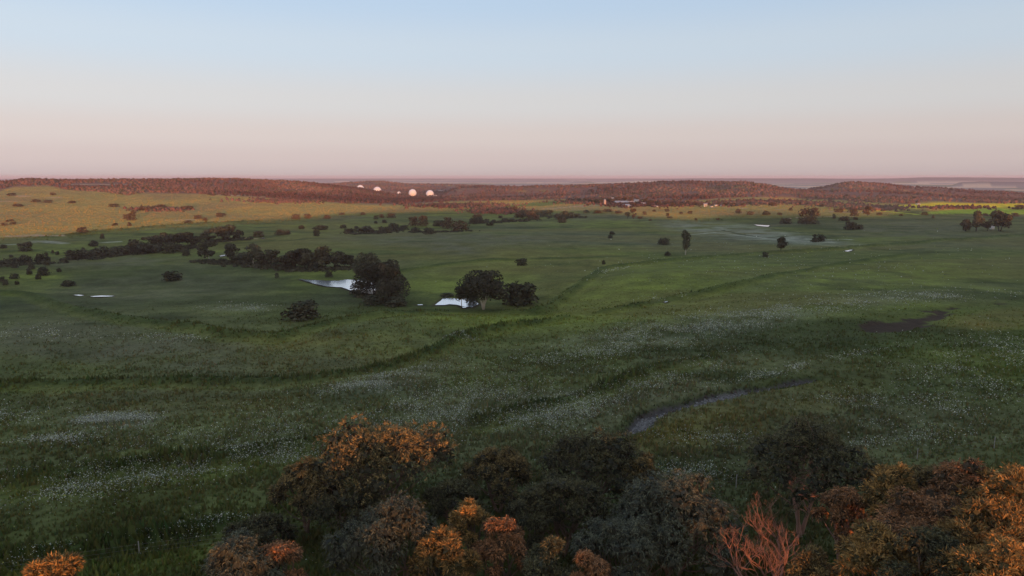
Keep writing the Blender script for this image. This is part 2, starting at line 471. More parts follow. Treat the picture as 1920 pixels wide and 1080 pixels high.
def H(x, y):
    x = np.asarray(x, float); y = np.asarray(y, float)
    z = H0(x, y)
    sh = z.shape
    x = x.ravel(); y = y.ravel(); z = z.ravel().copy()
    d0 = np.hypot(x, y)
    for pts, w, h in BANKW:
        a = np.array(pts)
        m = (x > a[:, 0].min() - 20) & (x < a[:, 0].max() + 20) & (y > a[:, 1].min() - 20) & (y < a[:, 1].max() + 20)
        if not m.any(): continue
        xx, yy = x[m], y[m]
        d = seg_dist(xx, yy, pts)
        ww = w * (0.8 + 0.5 * vnoise(xx / 9, yy / 9, 31))
        hh = h * (0.6 + 0.8 * vnoise(xx / 12, yy / 12, 37))
        z[m] += hh * np.exp(-(d / (ww * 0.6))**2) - 0.35 * hh * np.exp(-((d - ww * 1.5) / (ww * 0.5))**2)
    d = seg_dist(x, y, CREEKW); m = d < 12
    z[m] -= 0.9 * np.exp(-(d[m] / 1.5)**2) * (0.7 + 0.6 * vnoise(x[m] / 4, y[m] / 4, 41))
    a = np.array(MUDW); m = (x > a[:, 0].min() - 5) & (x < a[:, 0].max() + 5) & (y > a[:, 1].min() - 5) & (y < a[:, 1].max() + 5)
    if m.any():
        sd = poly_sd(x[m], y[m], MUDW); z[m] -= 0.5 * sstep(1.0, -1.0, sd)
    for zw, poly in WATERS:
        a = np.array(poly)
        m = (x > a[:, 0].min() - 40) & (x < a[:, 0].max() + 40) & (y > a[:, 1].min() - 40) & (y < a[:, 1].max() + 40)
        if not m.any(): continue
        sd = poly_sd(x[m], y[m], poly)
        big = 26.0 if len(poly) > 8 else 8.0
        k = sstep(big, 3.0, sd)
        inner = sstep(1.2, -0.5, sd)
        zz = z[m] * (1 - k) + (zw - 0.10) * k
        z[m] = np.where(sd < 3.0, zw - 0.10 - 0.45 * inner, zz)
    return z.reshape(sh)

# ------------------------------------------------------------------ colours of the ground (albedo, mostly from what grows there)
G_GREEN = np.array((.122, .142, .038)); G_GREY = np.array((.134, .134, .072)); G_BRIGHT = np.array((.192, .226, .042))
G_OLIVE = np.array((.175, .155, .045)); G_DARK = np.array((.036, .056, .015)); G_GOLD = np.array((.42, .295, .082))
G_SOIL = np.array((.20, .11, .08)); G_SAND = np.array((.46, .33, .22)); G_MUD = np.array((.066, .046, .032))
G_FLOW = np.array((.29, .30, .22)); G_CANOLA = np.array((.72, .56, .04)); G_CROP = np.array((.33, .42, .04))
G_REDLAND = np.array((.20, .105, .08))

def mixc(c, k, t):
    return c * (1 - k[:, None]) + np.asarray(t) * k[:, None]

# soft elliptical patches in the photo, fixed to the ground: (px, py, half width, half height, tilt, colour, strength)
PATCHES = [
 (1390, 436, 150, 15, 0.10, 'flow', 0.55), (1500, 447, 110, 9, 0.10, 'flow', 0.5), (1330, 610, 260, 22, -0.12, 'flow', 0.30), (1560, 575, 200, 14, -0.10, 'flow', 0.35),
 (1180, 640, 200, 22, -0.10, 'flow', 0.25), (450, 578, 60, 6, 0, 'flow', 0.5), (210, 792, 110, 16, 0, 'flow', 0.45), (150, 640, 190, 40, 0.08, 'grey', 0.8),
 (330, 660, 190, 40, 0, 'grey', 0.7), (700, 720, 110, 22, -0.1, 'flow', 0.3), (850, 450, 240, 16, 0, 'grey', 0.8), (860, 470, 70, 9, 0, 'grey', 0.8), (300, 540, 220, 30, 0, 'grey', 0.5),
 (200, 490, 150, 16, 0, 'grey', 0.7), (1700, 430, 160, 22, 0, 'grey', 0.7), (640, 670, 210, 45, 0, 'olive', 0.35), (300, 750, 300, 28, 0, 'olive', 0.4),
 (860, 535, 100, 26, 0, 'bright', 0.7), (1180, 540, 150, 26, -0.2, 'bright', 0.7), (930, 600, 240, 16, 0.0, 'bright', 0.65), (1640, 520, 240, 26, -0.05, 'bright', 0.7), (1400, 780, 240, 42, -0.25, 'olive', 0.8),
 (1880, 600, 120, 20, -0.1, 'olive', 0.8), (1300, 500, 180, 20, 0, 'bright', 0.4), (600, 520, 90, 20, 0, 'bright', 0.5), (60, 520, 70, 18, 0, 'bright', 0.7), (90, 472, 60, 12, 0, 'bright', 0.6),
 (1100, 420, 120, 8, 0, 'bright', 0.5), (740, 640, 140, 30, -0.05, 'bright', 0.3), (1020, 700, 200, 40, -0.1, 'green', 0.6),
]
PC = dict(flow=G_FLOW, grey=G_GREY, olive=G_OLIVE, bright=G_BRIGHT, green=G_GREEN)
# thin bands (px polyline, half width in metres, colour)
LINES = [([(0, 378), (26, 377.5)], 4, G_SAND), ([(35, 367), (52, 368)], 5, G_SAND), ([(330, 413), (365, 412)], 4, G_SAND), ([(400, 415), (440, 415)], 3, G_SAND),
         ([(20, 443), (70, 441), (110, 443)], 3, G_SAND), ([(90, 370), (110, 370)], 4, G_SAND),
         ([(1020, 392), (1080, 387), (1140, 384), (1200, 386)], 4, G_SAND), ([(1463, 411), (1500, 408), (1610, 406)], 1.5, G_SAND),
         ([(1560, 397), (1630, 399)], 3, G_SAND), ([(1640, 395), (1720, 402)], 3, G_CROP * 1.4), ([(1400, 385), (1500, 389)], 2, G_SAND), ([(1330, 389), (1400, 391), (1470, 393)], 2, G_SAND),
         ([(430, 452), (450, 446), (480, 447)], 2, G_SAND), ([(175, 455), (220, 453)], 2, G_FLOW * 1.6), ([(60, 452), (120, 456)], 3, G_FLOW), ([(0, 460), (60, 455)], 3, G_FLOW),
         ([(1290, 440), (1340, 436), (1440, 448), (1560, 455)], 2.0, G_FLOW * 1.2), ([(1355, 432), (1390, 440), (1420, 443)], 1.8, G_DARK),
         ([(1445, 429), (1500, 436), (1560, 441)], 1.2, G_DARK), ([(1470, 446), (1530, 449), (1600, 449)], 1.5, G_FLOW * 1.3),
         ([(130, 346), (240, 346)], 3, G_SAND), ([(540, 349), (620, 350)], 3, G_SAND), ([(400, 365), (480, 368), (560, 367)], 3, G_SAND)]

def ground_color(x, y, z):
    n = len(x)
    d = np.hypot(x, y)
    px, py = project(x, y, z)
    px = np.nan_to_num(px, nan=-9999.0); py = np.nan_to_num(py, nan=2000.0)
    wx = px + fbm(x, y, 40, 3, 61) * 14; wy = py + fbm(x, y, 50, 3, 62) * 3.0
    c = np.tile(G_GREEN, (n, 1))
    e = 1 + d / 260.0
    n1 = fbm(x, y, 38, 4, 71); n2 = fbm(x, y, 9, 3, 72); n3 = fbm(x, y, 120, 3, 73); n4 = fbm(x * 0.45, y, 16, 3, 76); n5 = fbm(x * 0.35 + y * .12, y, 40, 3, 78)
    c = mixc(c, np.clip(n1 * 1.4, 0, 0.75), G_BRIGHT)
    c = mixc(c, np.clip(n3 * 1.6 - 0.05, 0, 0.8), G_GREY)
    c = mixc(c, np.clip(-n3 * 1.5 - 0.2, 0, 0.6), G_OLIVE)
    c = mixc(c, np.clip(n4 * 1.8 - 0.4, 0, 0.55), G_DARK)
    c = mixc(c, np.clip(n5 * 2.4 - 0.3, 0, 0.6), G_DARK)
    c = mixc(c, np.clip(-n5 * 2.2 - 0.35, 0, 0.5), G_OLIVE)
    for (cx, cy, a, b, tl, nm, st) in PATCHES:
        uu = (wx - cx) * math.cos(tl) + (wy - cy) * math.sin(tl); vv = -(wx - cx) * math.sin(tl) + (wy - cy) * math.cos(tl)
        k = sstep(1.35, 0.4, np.sqrt((uu / a)**2 + (vv / b)**2)) * st
        k = k * np.clip(0.75 + 0.9 * n2 + (1.6 * n4 if nm == 'flow' else 0), 0.0, 1.3)
        c = mixc(c, np.clip(k * (0.5 if nm == 'flow' and cy > 460 else 1.1), 0, 1), PC[nm])
    c = c * (1 + 0.22 * n2[:, None])
    c = c * (0.72 + 0.28 * sstep(42, 100, y + fbm(x, y, 20, 3, 79) * 14))[:, None]          # near grass darkened, its edge broken by noise
    # pasture on the sunlit slopes
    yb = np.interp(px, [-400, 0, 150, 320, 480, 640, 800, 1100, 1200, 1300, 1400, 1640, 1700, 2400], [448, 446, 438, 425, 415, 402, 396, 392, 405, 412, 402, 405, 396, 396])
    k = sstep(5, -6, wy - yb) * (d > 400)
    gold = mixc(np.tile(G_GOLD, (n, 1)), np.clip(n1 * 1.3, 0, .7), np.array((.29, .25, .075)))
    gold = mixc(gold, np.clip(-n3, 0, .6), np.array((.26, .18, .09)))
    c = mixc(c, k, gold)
    # stony scrub land
    ys = np.interp(px, [-400, 0, 25, 90, 130, 180, 240, 270, 360, 480, 560, 660, 760, 840, 930, 1030, 1060, 1140, 1280, 1340, 1420, 1480, 1700, 1760, 1920, 2300],
                   [357, 357, 350, 347, 356, 358, 366, 361, 364, 369, 375, 381, 383, 378, 376, 375, 373, 375, 378, 372, 370, 371, 382, 378, 381, 384])
    k = sstep(2.5, -2.5, wy - ys) * (d > 700)
    soil = mixc(np.tile(G_REDLAND, (n, 1)), np.clip(n2 + 0.1, 0, .6), G_SOIL)
    soil = mixc(soil, np.clip(n1 * 2 - 0.5, 0, .8), G_GOLD * 0.8)
    c = mixc(c, k, soil)
    # crops on the right, beyond the crest
    c = mixc(c, (in_poly(px, py, [(1683, 386.5), (1740, 382), (1830, 384.5), (1880, 388), (2100, 386), (2100, 377), (1920, 376), (1760, 379), (1700, 384)]) & (d > 700)).astype(float) * 0.0, G_CANOLA)
    k = sstep(1.2, -0.6, poly_sd(px, py, [(1675, 386), (1700, 384), (1760, 380), (1830, 382), (2100, 381), (2100, 391), (1850, 389), (1790, 386), (1740, 389), (1720, 391.5)])) * (d > 700)
    c = mixc(c, k, G_CANOLA)
    k = sstep(1.0, -0.6, poly_sd(px, py, [(1725, 400), (1770, 394.5), (1830, 391.5), (2100, 391), (2100, 402), (1870, 402), (1800, 400), (1750, 401)])) * (d > 600)
    c = mixc(c, k, G_CROP)
    k = sstep(1.5, -1, poly_sd(px, py, [(940, 388), (1000, 380), (1080, 374), (1110, 376), (1020, 386)])) * (d > 700)
    c = mixc(c, k, np.array((.16, .2, .05)))
    k = sstep(1.5, -1, poly_sd(px, py, [(985, 392), (1060, 386), (1110, 382), (1170, 386), (1160, 392), (1060, 396)])) * (d > 700)
    c = mixc(c, k, np.array((.30, .25, .10)))
    # far plains: wheat, bush and haze-blue mesas
    k = sstep(2500, 3600, d)
    u = fbm(x, y, 1500, 3, 81); v = vnoise(x / 900 + 3 * u, y / 500, 82)
    far = mixc(np.tile(np.array((.21, .19, .18)), (n, 1)), (v > 0.60).astype(float) * (u > -0.35), np.array((.66, .50, .34)))
    far = mixc(far, ((v < 0.3) & (u > -0.1)).astype(float), np.array((.15, .18, .07)))
    far = mixc(far, sstep(-22, -8, z), np.array((.085, .078, .085)))
    c = mixc(c, k, far)
    # wet ground, banks, creek bed and bare strips
    for pts, w, h in BANKW:
        a = np.array(pts); m = (x > a[:, 0].min() - 20) & (x < a[:, 0].max() + 20) & (y > a[:, 1].min() - 20) & (y < a[:, 1].max() + 20)
        if m.any():
            dd = seg_dist(x[m], y[m], pts); ww = w * (0.8 + 0.5 * vnoise(x[m] / 9, y[m] / 9, 31))
            dc = np.hypot(x[m], y[m])
            near = seg_dist(x[m] * (1 + 4.5 / dc), y[m] * (1 + 4.5 / dc), pts)       # bright edge on the camera side: relief shading put into the colour
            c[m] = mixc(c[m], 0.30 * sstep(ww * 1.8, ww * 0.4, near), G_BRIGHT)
            c[m] = mixc(c[m], 0.88 * sstep(ww * 1.3, ww * 0.35, dd) * (0.45 + 0.6 * vnoise(x[m] / 6, y[m] / 6, 33)), G_DARK * 1.25)  # dark lush grass, deepened to paint in the bank's shading
    dd = seg_dist(x, y, CREEKW)
    wd = 0.35 + 1.1 * vnoise(x / 5, y / 5, 43)
    c = mixc(c, sstep(wd + 0.6, wd - 0.1, dd), np.array((.075, .065, .058)))
    c = mixc(c, sstep(2.6, 1.4, dd) * (dd > wd) * (y * 1.0 > 0) * 0.6, G_DARK)
    c = mixc(c, sstep(0.6, -0.4, poly_sd(x, y, BED_PALE) + fbm(x, y, 2.5, 3, 45) * 1.2), np.array((.19, .18, .17)))
    c = mixc(c, sstep(0.6, -0.4, poly_sd(x, y, BED_DARK) + fbm(x, y, 2.0, 3, 46) * 1.0), np.array((.085, .076, .072)))
    m = poly_sd(x, y, MUDW)
    c = mixc(c, sstep(0.9, -0.5, m + 1.2 + fbm(x * .5, y, 6, 4, 44) * 8.0), G_MUD * (0.9 + .0))
    for i, (zw, poly) in enumerate(WATERS):
        a = np.array(poly); m = (x > a[:, 0].min() - 20) & (x < a[:, 0].max() + 20) & (y > a[:, 1].min() - 20) & (y < a[:, 1].max() + 20)
        if m.any():
            sd = poly_sd(x[m], y[m], poly)
            c[m] = mixc(c[m], sstep(2.2 if i < 2 else 1.5, 0.3, sd) * 0.8, G_MUD * 0.9)
    for pts, w, cc in LINES:
        W_ = LINEW[id(pts)]
        a = np.array(W_); m = (x > a[:, 0].min() - 40) & (x < a[:, 0].max() + 40) & (y > a[:, 1].min() - 60) & (y < a[:, 1].max() + 60)
        if m.any():
            dd = seg_dist(x[m], y[m], W_); ww = w * (0.6 + 0.9 * vnoise(x[m] / 15, y[m] / 15, 47))
            c[m] = mixc(c[m], sstep(ww * 1.3, ww * 0.6, dd) * np.clip(0.4 + vnoise(x[m] / 7, y[m] / 7, 48), 0, 0.95), cc)
    return np.clip(c, 0.003, 0.8)

LINEW = {id(p): to_world(p) for p, w, cc in LINES}

def build_ground():
    azf = np.arange(-46.0, 46.01, 0.16)
    azb = np.concatenate([np.arange(48, 128, 4.0), np.arange(128, 178, 0.6), np.arange(178, 313, 4.0)])
    az = np.radians(np.concatenate([azf, azb]))
    def seg(a, b, r):
        n = int(math.log(b / a) / r); return np.exp(np.linspace(math.log(a), math.log(b), n, endpoint=False))
    dd = np.concatenate([[2.0, 5.0], seg(9, 45, .04), seg(45, 420, .0085), seg(420, 2400, .0095), seg(2400, 28000, .035), [28000]])
    na, nd = len(az), len(dd)
    A, D = np.meshgrid(az, dd, indexing='ij')
    X = (np.sin(A) * D).ravel(); Y = (np.cos(A) * D).ravel()
    Z = H(X, Y)
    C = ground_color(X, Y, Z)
    V = np.stack([X, Y, Z], 1)
    i = np.arange(na)[:, None]; j = np.arange(nd - 1)[None, :]
    i2 = (i + 1) % na
    faces = np.stack([(i * nd + j), (i * nd + j + 1), (i2 * nd + j + 1), (i2 * nd + j)], -1).reshape(-1, 4)
    centre = len(V)
    # clockwise azimuth: flip for upward normals
    faces = faces[:, ::-1]
    m, n, l, b = mat_new('paddock_and_hill_ground', 0.95, 0.05)
    at = n.new('ShaderNodeAttribute'); at.attribute_name = 'Col'
    tc = n.new('ShaderNodeTexCoord')
    def noise(sc, det=4):
        nz = n.new('ShaderNodeTexNoise'); nz.inputs['Scale'].default_value = sc; nz.inputs['Detail'].default_value = det
        nz.inputs['Roughness'].default_value = 0.65
        l.new(tc.outputs['Object'], nz.inputs['Vector']); return nz
    a1 = noise(0.9, 5); a2 = noise(0.12, 5)
    r1 = n.new('ShaderNodeMapRange'); r1.inputs[1].default_value = .3; r1.inputs[2].default_value = .7; r1.inputs[3].default_value = .72; r1.inputs[4].default_value = 1.28
    r2 = n.new('ShaderNodeMapRange'); r2.inputs[1].default_value = .3; r2.inputs[2].default_value = .7; r2.inputs[3].default_value = .75; r2.inputs[4].default_value = 1.25
    l.new(a1.outputs[0], r1.inputs[0]); l.new(a2.outputs[0], r2.inputs[0])
    mu = n.new('ShaderNodeMath'); mu.operation = 'MULTIPLY'; l.new(r1.outputs[0], mu.inputs[0]); l.new(r2.outputs[0], mu.inputs[1])
    vm = n.new('ShaderNodeVectorMath'); vm.operation = 'SCALE'; l.new(at.outputs['Color'], vm.inputs[0]); l.new(mu.outputs[0], vm.inputs['Scale'])
    l.new(vm.outputs[0], b.inputs['Base Color'])
    bp = n.new('ShaderNodeBump'); bp.inputs['Strength'].default_value = 0.6; bp.inputs['Distance'].default_value = 0.5
    l.new(a1.outputs[0], bp.inputs['Height']); l.new(bp.outputs[0], b.inputs['Normal'])
    # close the hole under the camera
    me = mesh_np('ground', V, faces, 4, m, C, smooth=True)
    o = link('ground', me); tag(o, kind='structure')
    cap = MB(); k = len(az)
    cap.v = [(0, 0, float(H(np.array([0.0]), np.array([0.1]))[0]))] + [tuple(V[q * nd]) for q in range(k)]
    cap.f = [(0, 1 + (q + 1) % k, 1 + q) for q in range(k)]
    mc = cap.mesh('ground_patch', mat_plain('soil_under_camera', (.05, .07, .025)))
    oc = link('ground_patch', mc); tag(oc, kind='structure')
    return o
build_ground()

# ponds
def build_water():
    m, n, l, b = mat_new('still_water', 0.03, 0.5)
    b.inputs['Base Color'].default_value = (.10, .10, .10, 1)
    b.inputs['IOR'].default_value = 1.33
    gl = n.new('ShaderNodeBsdfGlossy'); gl.inputs['Roughness'].default_value = 0.16; gl.inputs['Color'].default_value = (.95, .95, .97, 1)
    mx = n.new('ShaderNodeMixShader'); mx.inputs[0].default_value = 0.82
    l.new(b.outputs[0], mx.inputs[1]); l.new(gl.outputs[0], mx.inputs[2]); l.new(mx.outputs[0], n['Material Output'].inputs['Surface'])
    tc = n.new('ShaderNodeTexCoord'); nz = n.new('ShaderNodeTexNoise'); nz.inputs['Scale'].default_value = 1.5
    l.new(tc.outputs['Object'], nz.inputs['Vector'])
    bp = n.new('ShaderNodeBump'); bp.inputs['Strength'].default_value = 0.02; bp.inputs['Distance'].default_value = 0.02
    l.new(nz.outputs[0], bp.inputs['Height']); l.new(bp.outputs[0], gl.inputs['Normal'])
    for i, (zw, poly) in enumerate(WATERS):
        a = np.array(poly); c = a.mean(0)
        # ragged shoreline
        pts = []
        for q in range(len(a)):
            p0, p1 = a[q], a[(q + 1) % len(a)]
            L = np.linalg.norm(p1 - p0); k = max(1, int(L / 1.5))
            nrm = np.array([(p1 - p0)[1], -(p1 - p0)[0]]) / (L + 1e-9)
            for s_ in range(k):
                pts.append(p0 + (p1 - p0) * s_ / k + nrm * random.uniform(-.25, .25) * (1 if i < 2 else 0.3))
        me = bpy.data.meshes.new('pond_water')
        me.from_pydata([(p[0] - c[0], p[1] - c[1], 0) for p in pts], [], [tuple(range(len(pts)))])
        me.materials.append(m)
        if me.polygons[0].normal.z < 0: me.flip_normals()
        o = link('pond_water' if i < 2 else 'puddle_water', me, loc=(c[0], c[1], zw)); tag(o, kind='structure')
build_water()
# ------------------------------------------------------------------ plants
def on_ground(px, py):
    X, Y, d = cast([px], [py], H)
    x, y = float(X[0]), float(Y[0])
    return x, y, float(H(np.array([x]), np.array([y]))[0]), float(d[0])

def leaf_quads(cen, dirs, length, width, cols, r, droop=0.0, flat=False):
    """one narrow bent leaf (or leaf spray) per row: two quads -> 6 vertices"""
    n = len(cen)
    side = np.cross(dirs, r.normal(size=(n, 3))); side /= np.linalg.norm(side, axis=1)[:, None] + 1e-9
    L = length[:, None]; W = width[:, None] * 0.5
    mid = cen + dirs * L * 0.5
    d2 = dirs + np.array([0, 0, -1.0]) * droop
    d2 /= np.linalg.norm(d2, axis=1)[:, None] + 1e-9
    tip = mid + d2 * L * 0.55
    V = np.stack([cen, mid + side * W, mid - side * W, tip], 1).reshape(-1, 3)
    b = np.arange(n)[:, None] * 4
    Fc = np.concatenate([b + np.array([[0, 1, 2]]), b + np.array([[2, 1, 3]])], 1).reshape(-1, 3)
    return V, Fc, np.repeat(cols, 4, 0)

def plates(cen, nrm, size, cols, r):
    n = len(cen)
    a = np.cross(nrm, r.normal(size=(n, 3))); a /= np.linalg.norm(a, axis=1)[:, None] + 1e-9
    b = np.cross(nrm, a); b /= np.linalg.norm(b, axis=1)[:, None] + 1e-9
    s = size[:, None]
    j = lambda: (0.7 + 0.6 * r.random((n, 1)))
    V = np.stack([cen - a * s * j(), cen - b * s * j() * .8, cen + a * s * j(), cen + b * s * j() * .8], 1).reshape(-1, 3)
    Fc = (np.arange(n)[:, None] * 4 + np.array([[0, 1, 2, 3]]))
    return V, Fc, np.repeat(cols, 4, 0)

def unit(n, r, up=0.0):
    v = r.normal(size=(n, 3)); v[:, 2] += up
    return v / (np.linalg.norm(v, axis=1)[:, None] + 1e-9)

# ---- plants of the middle distance: a few prototypes, shared meshes
def make_crown(lobes, nl, size, col, col2, seed, inner=0.25):
    """lobes: (x,y,z,r,rz) in units of the plant; plates over the lobes' shells"""
    r = np.random.default_rng(seed)
    w = np.array([l[3]**2 for l in lobes]); k = r.choice(len(lobes), nl, p=w / w.sum())
    Lb = np.array(lobes)[k]
    u = unit(nl, r, 0.35)
    rad = np.where(r.random(nl) < inner, 0.45 + 0.4 * r.random(nl), 0.82 + 0.28 * r.random(nl))
    cen = Lb[:, :3] + u * rad[:, None] * np.stack([Lb[:, 3], Lb[:, 3], Lb[:, 4]], 1)
    cen[:, 2] = np.maximum(cen[:, 2], 0.01)
    nrm = u + unit(nl, r) * 0.75; nrm /= np.linalg.norm(nrm, axis=1)[:, None]
    t = np.clip(r.random(nl) + 0.4 * vnoise(cen[:, 0] * 3, cen[:, 2] * 3, seed) - 0.2, 0, 1)[:, None]
    cols = (np.array(col) * (1 - t) + np.array(col2) * t) * (0.75 + 0.5 * r.random((nl, 1)))
    sz = size * (0.6 + 0.8 * r.random(nl))
    return plates(cen, nrm, sz, cols, r)

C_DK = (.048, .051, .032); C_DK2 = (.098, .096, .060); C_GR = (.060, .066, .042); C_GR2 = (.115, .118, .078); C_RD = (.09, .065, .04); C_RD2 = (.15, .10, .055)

def dome_lobes(seed, n=7, flat=0.6):
    r = random.Random(seed); L = [(0, 0, .42, .36, .42)] + [(.3 * math.cos(q), .3 * math.sin(q), .18, .2, .2) for q in (0, 1.26, 2.51, 3.77, 5.03)]
    for i in range(n):
        a = r.uniform(0, 6.28); q = r.uniform(.12, .34)
        rr = r.uniform(.16, .27)
        L.append((q * math.cos(a), q * math.sin(a), r.uniform(.25, .8 - rr * .5), rr, rr * r.uniform(.7, 1.1)))
    return L

def tree_lobes(seed, n=9, base=0.35):
    r = random.Random(seed); L = []
    for i in range(n):
        a = r.uniform(0, 6.28); h = r.uniform(base, .88); q = r.uniform(0, .34) * (1.1 - abs(h - .6) * 1.2)
        rr = r.uniform(.13, .24)
        L.append((q * math.cos(a), q * math.sin(a), h - rr * .3, rr, rr * r.uniform(.6, .9)))
    return L

def proto_mesh(name, lobes, nl, size, col, col2, seed, mat=None):
    V, Fc, C = make_crown(lobes, nl, size, col, col2, seed)
    return mesh_np(name, V, Fc, 4, mat or M_farleaf, C)

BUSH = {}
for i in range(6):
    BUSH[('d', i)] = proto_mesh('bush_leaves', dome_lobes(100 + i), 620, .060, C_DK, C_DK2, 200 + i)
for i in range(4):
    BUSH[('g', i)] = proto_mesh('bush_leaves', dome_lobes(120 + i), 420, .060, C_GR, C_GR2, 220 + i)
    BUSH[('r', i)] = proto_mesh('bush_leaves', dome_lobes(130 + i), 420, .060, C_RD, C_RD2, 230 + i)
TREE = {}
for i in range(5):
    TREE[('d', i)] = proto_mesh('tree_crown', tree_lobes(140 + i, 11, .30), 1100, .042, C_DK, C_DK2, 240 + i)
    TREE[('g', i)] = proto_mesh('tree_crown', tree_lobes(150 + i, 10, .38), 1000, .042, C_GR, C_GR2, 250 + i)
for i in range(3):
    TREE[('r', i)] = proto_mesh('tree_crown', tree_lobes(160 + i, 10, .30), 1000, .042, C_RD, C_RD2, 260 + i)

def trunk_mesh(seed, mat, stems=1, top=.6, rad=.022):
    r = random.Random(seed); mb = MB()
    for s in range(stems):
        a = r.uniform(0, 6.28) if stems == 1 else 6.28 * s / stems + r.uniform(-.4, .4)
        sp = (0.06 if stems == 1 else 0.2)
        p = [(0.012 * math.cos(a), 0.012 * math.sin(a), -0.05)]
        for k in range(1, 5):
            t = k / 4
            p.append((sp * t * math.cos(a) + r.uniform(-.015, .015), sp * t * math.sin(a) + r.uniform(-.015, .015), top * t))
        mb.tube(p, [rad * (1 - .65 * k / 4) for k in range(5)], 6)
        for b in range(2):
            q = p[3]; aa = a + r.uniform(-1.5, 1.5)
            mb.tube([q, (q[0] + .10 * math.cos(aa), q[1] + .10 * math.sin(aa), q[2] + .15)], [rad * .5, rad * .2], 5)
    return mb.mesh('tree_trunk', mat, True)
TRUNK = {('k', i): trunk_mesh(300 + i, M_darkbark, 1 + i % 2) for i in range(3)}
TRUNK.update({('p', i): trunk_mesh(310 + i, M_palebark, 1, .6, .022) for i in range(2)})
TRUNK[('m', 0)] = trunk_mesh(320, M_palebark, 5, .55, .016)
TRUNK[('r', 0)] = trunk_mesh(321, M_litbark, 2, .55, .022)

_cnt = 0
def place_bush(px, py, w, h, kind, label, group=None, cat='bush', name='bush'):
    global _cnt; _cnt += 1
    x, y, z, d = on_ground(px, py)
    ww = w * d / F * 1.05; hh = h * d / F * 1.06
    ks = [k for k in BUSH if k[0] == kind]
    o = link(name, BUSH[ks[_cnt * 7 % len(ks)]], loc=(x, y + ww * 0.15, z - hh * 0.04))
    o.scale = (ww, ww, hh / .82); o.rotation_euler = (0, 0, _cnt * 2.39996)
    return tag(o, label, cat, group)

def place_tree(px, py, w, h, kind, label, group=None, trunk='k', name='tree', crown=None):
    global _cnt; _cnt += 1
    x, y, z, d = on_ground(px, py)
    ww = w * d / F * 1.12; hh = h * d / F * 1.04
    ks = [k for k in TREE if k[0] == kind]; ts = [k for k in TRUNK if k[0] == trunk]
    e = link(name, None, loc=(x, y + ww * 0.1, z)); e.rotation_euler = (0, 0, _cnt * 2.39996)
    tag(e, label, 'tree', group)
    t = link('trunk', TRUNK[ts[_cnt % len(ts)]], e); t.scale = (hh, hh, hh)
    c = link('crown', crown or TREE[ks[_cnt * 7 % len(ks)]], e); c.scale = (ww, ww, hh)
    return e

ORD = ['first', 'second', 'third', 'fourth', 'fifth', 'sixth', 'seventh', 'eighth', 'ninth', 'tenth', 'eleventh', 'twelfth', 'thirteenth', 'fourteenth',
       'fifteenth', 'sixteenth', 'seventeenth', 'eighteenth', 'nineteenth', 'twentieth', 'twenty-first', 'twenty-second', 'twenty-third', 'twenty-fourth',
       'twenty-fifth', 'twenty-sixth', 'twenty-seventh', 'twenty-eighth', 'twenty-ninth', 'thirtieth']

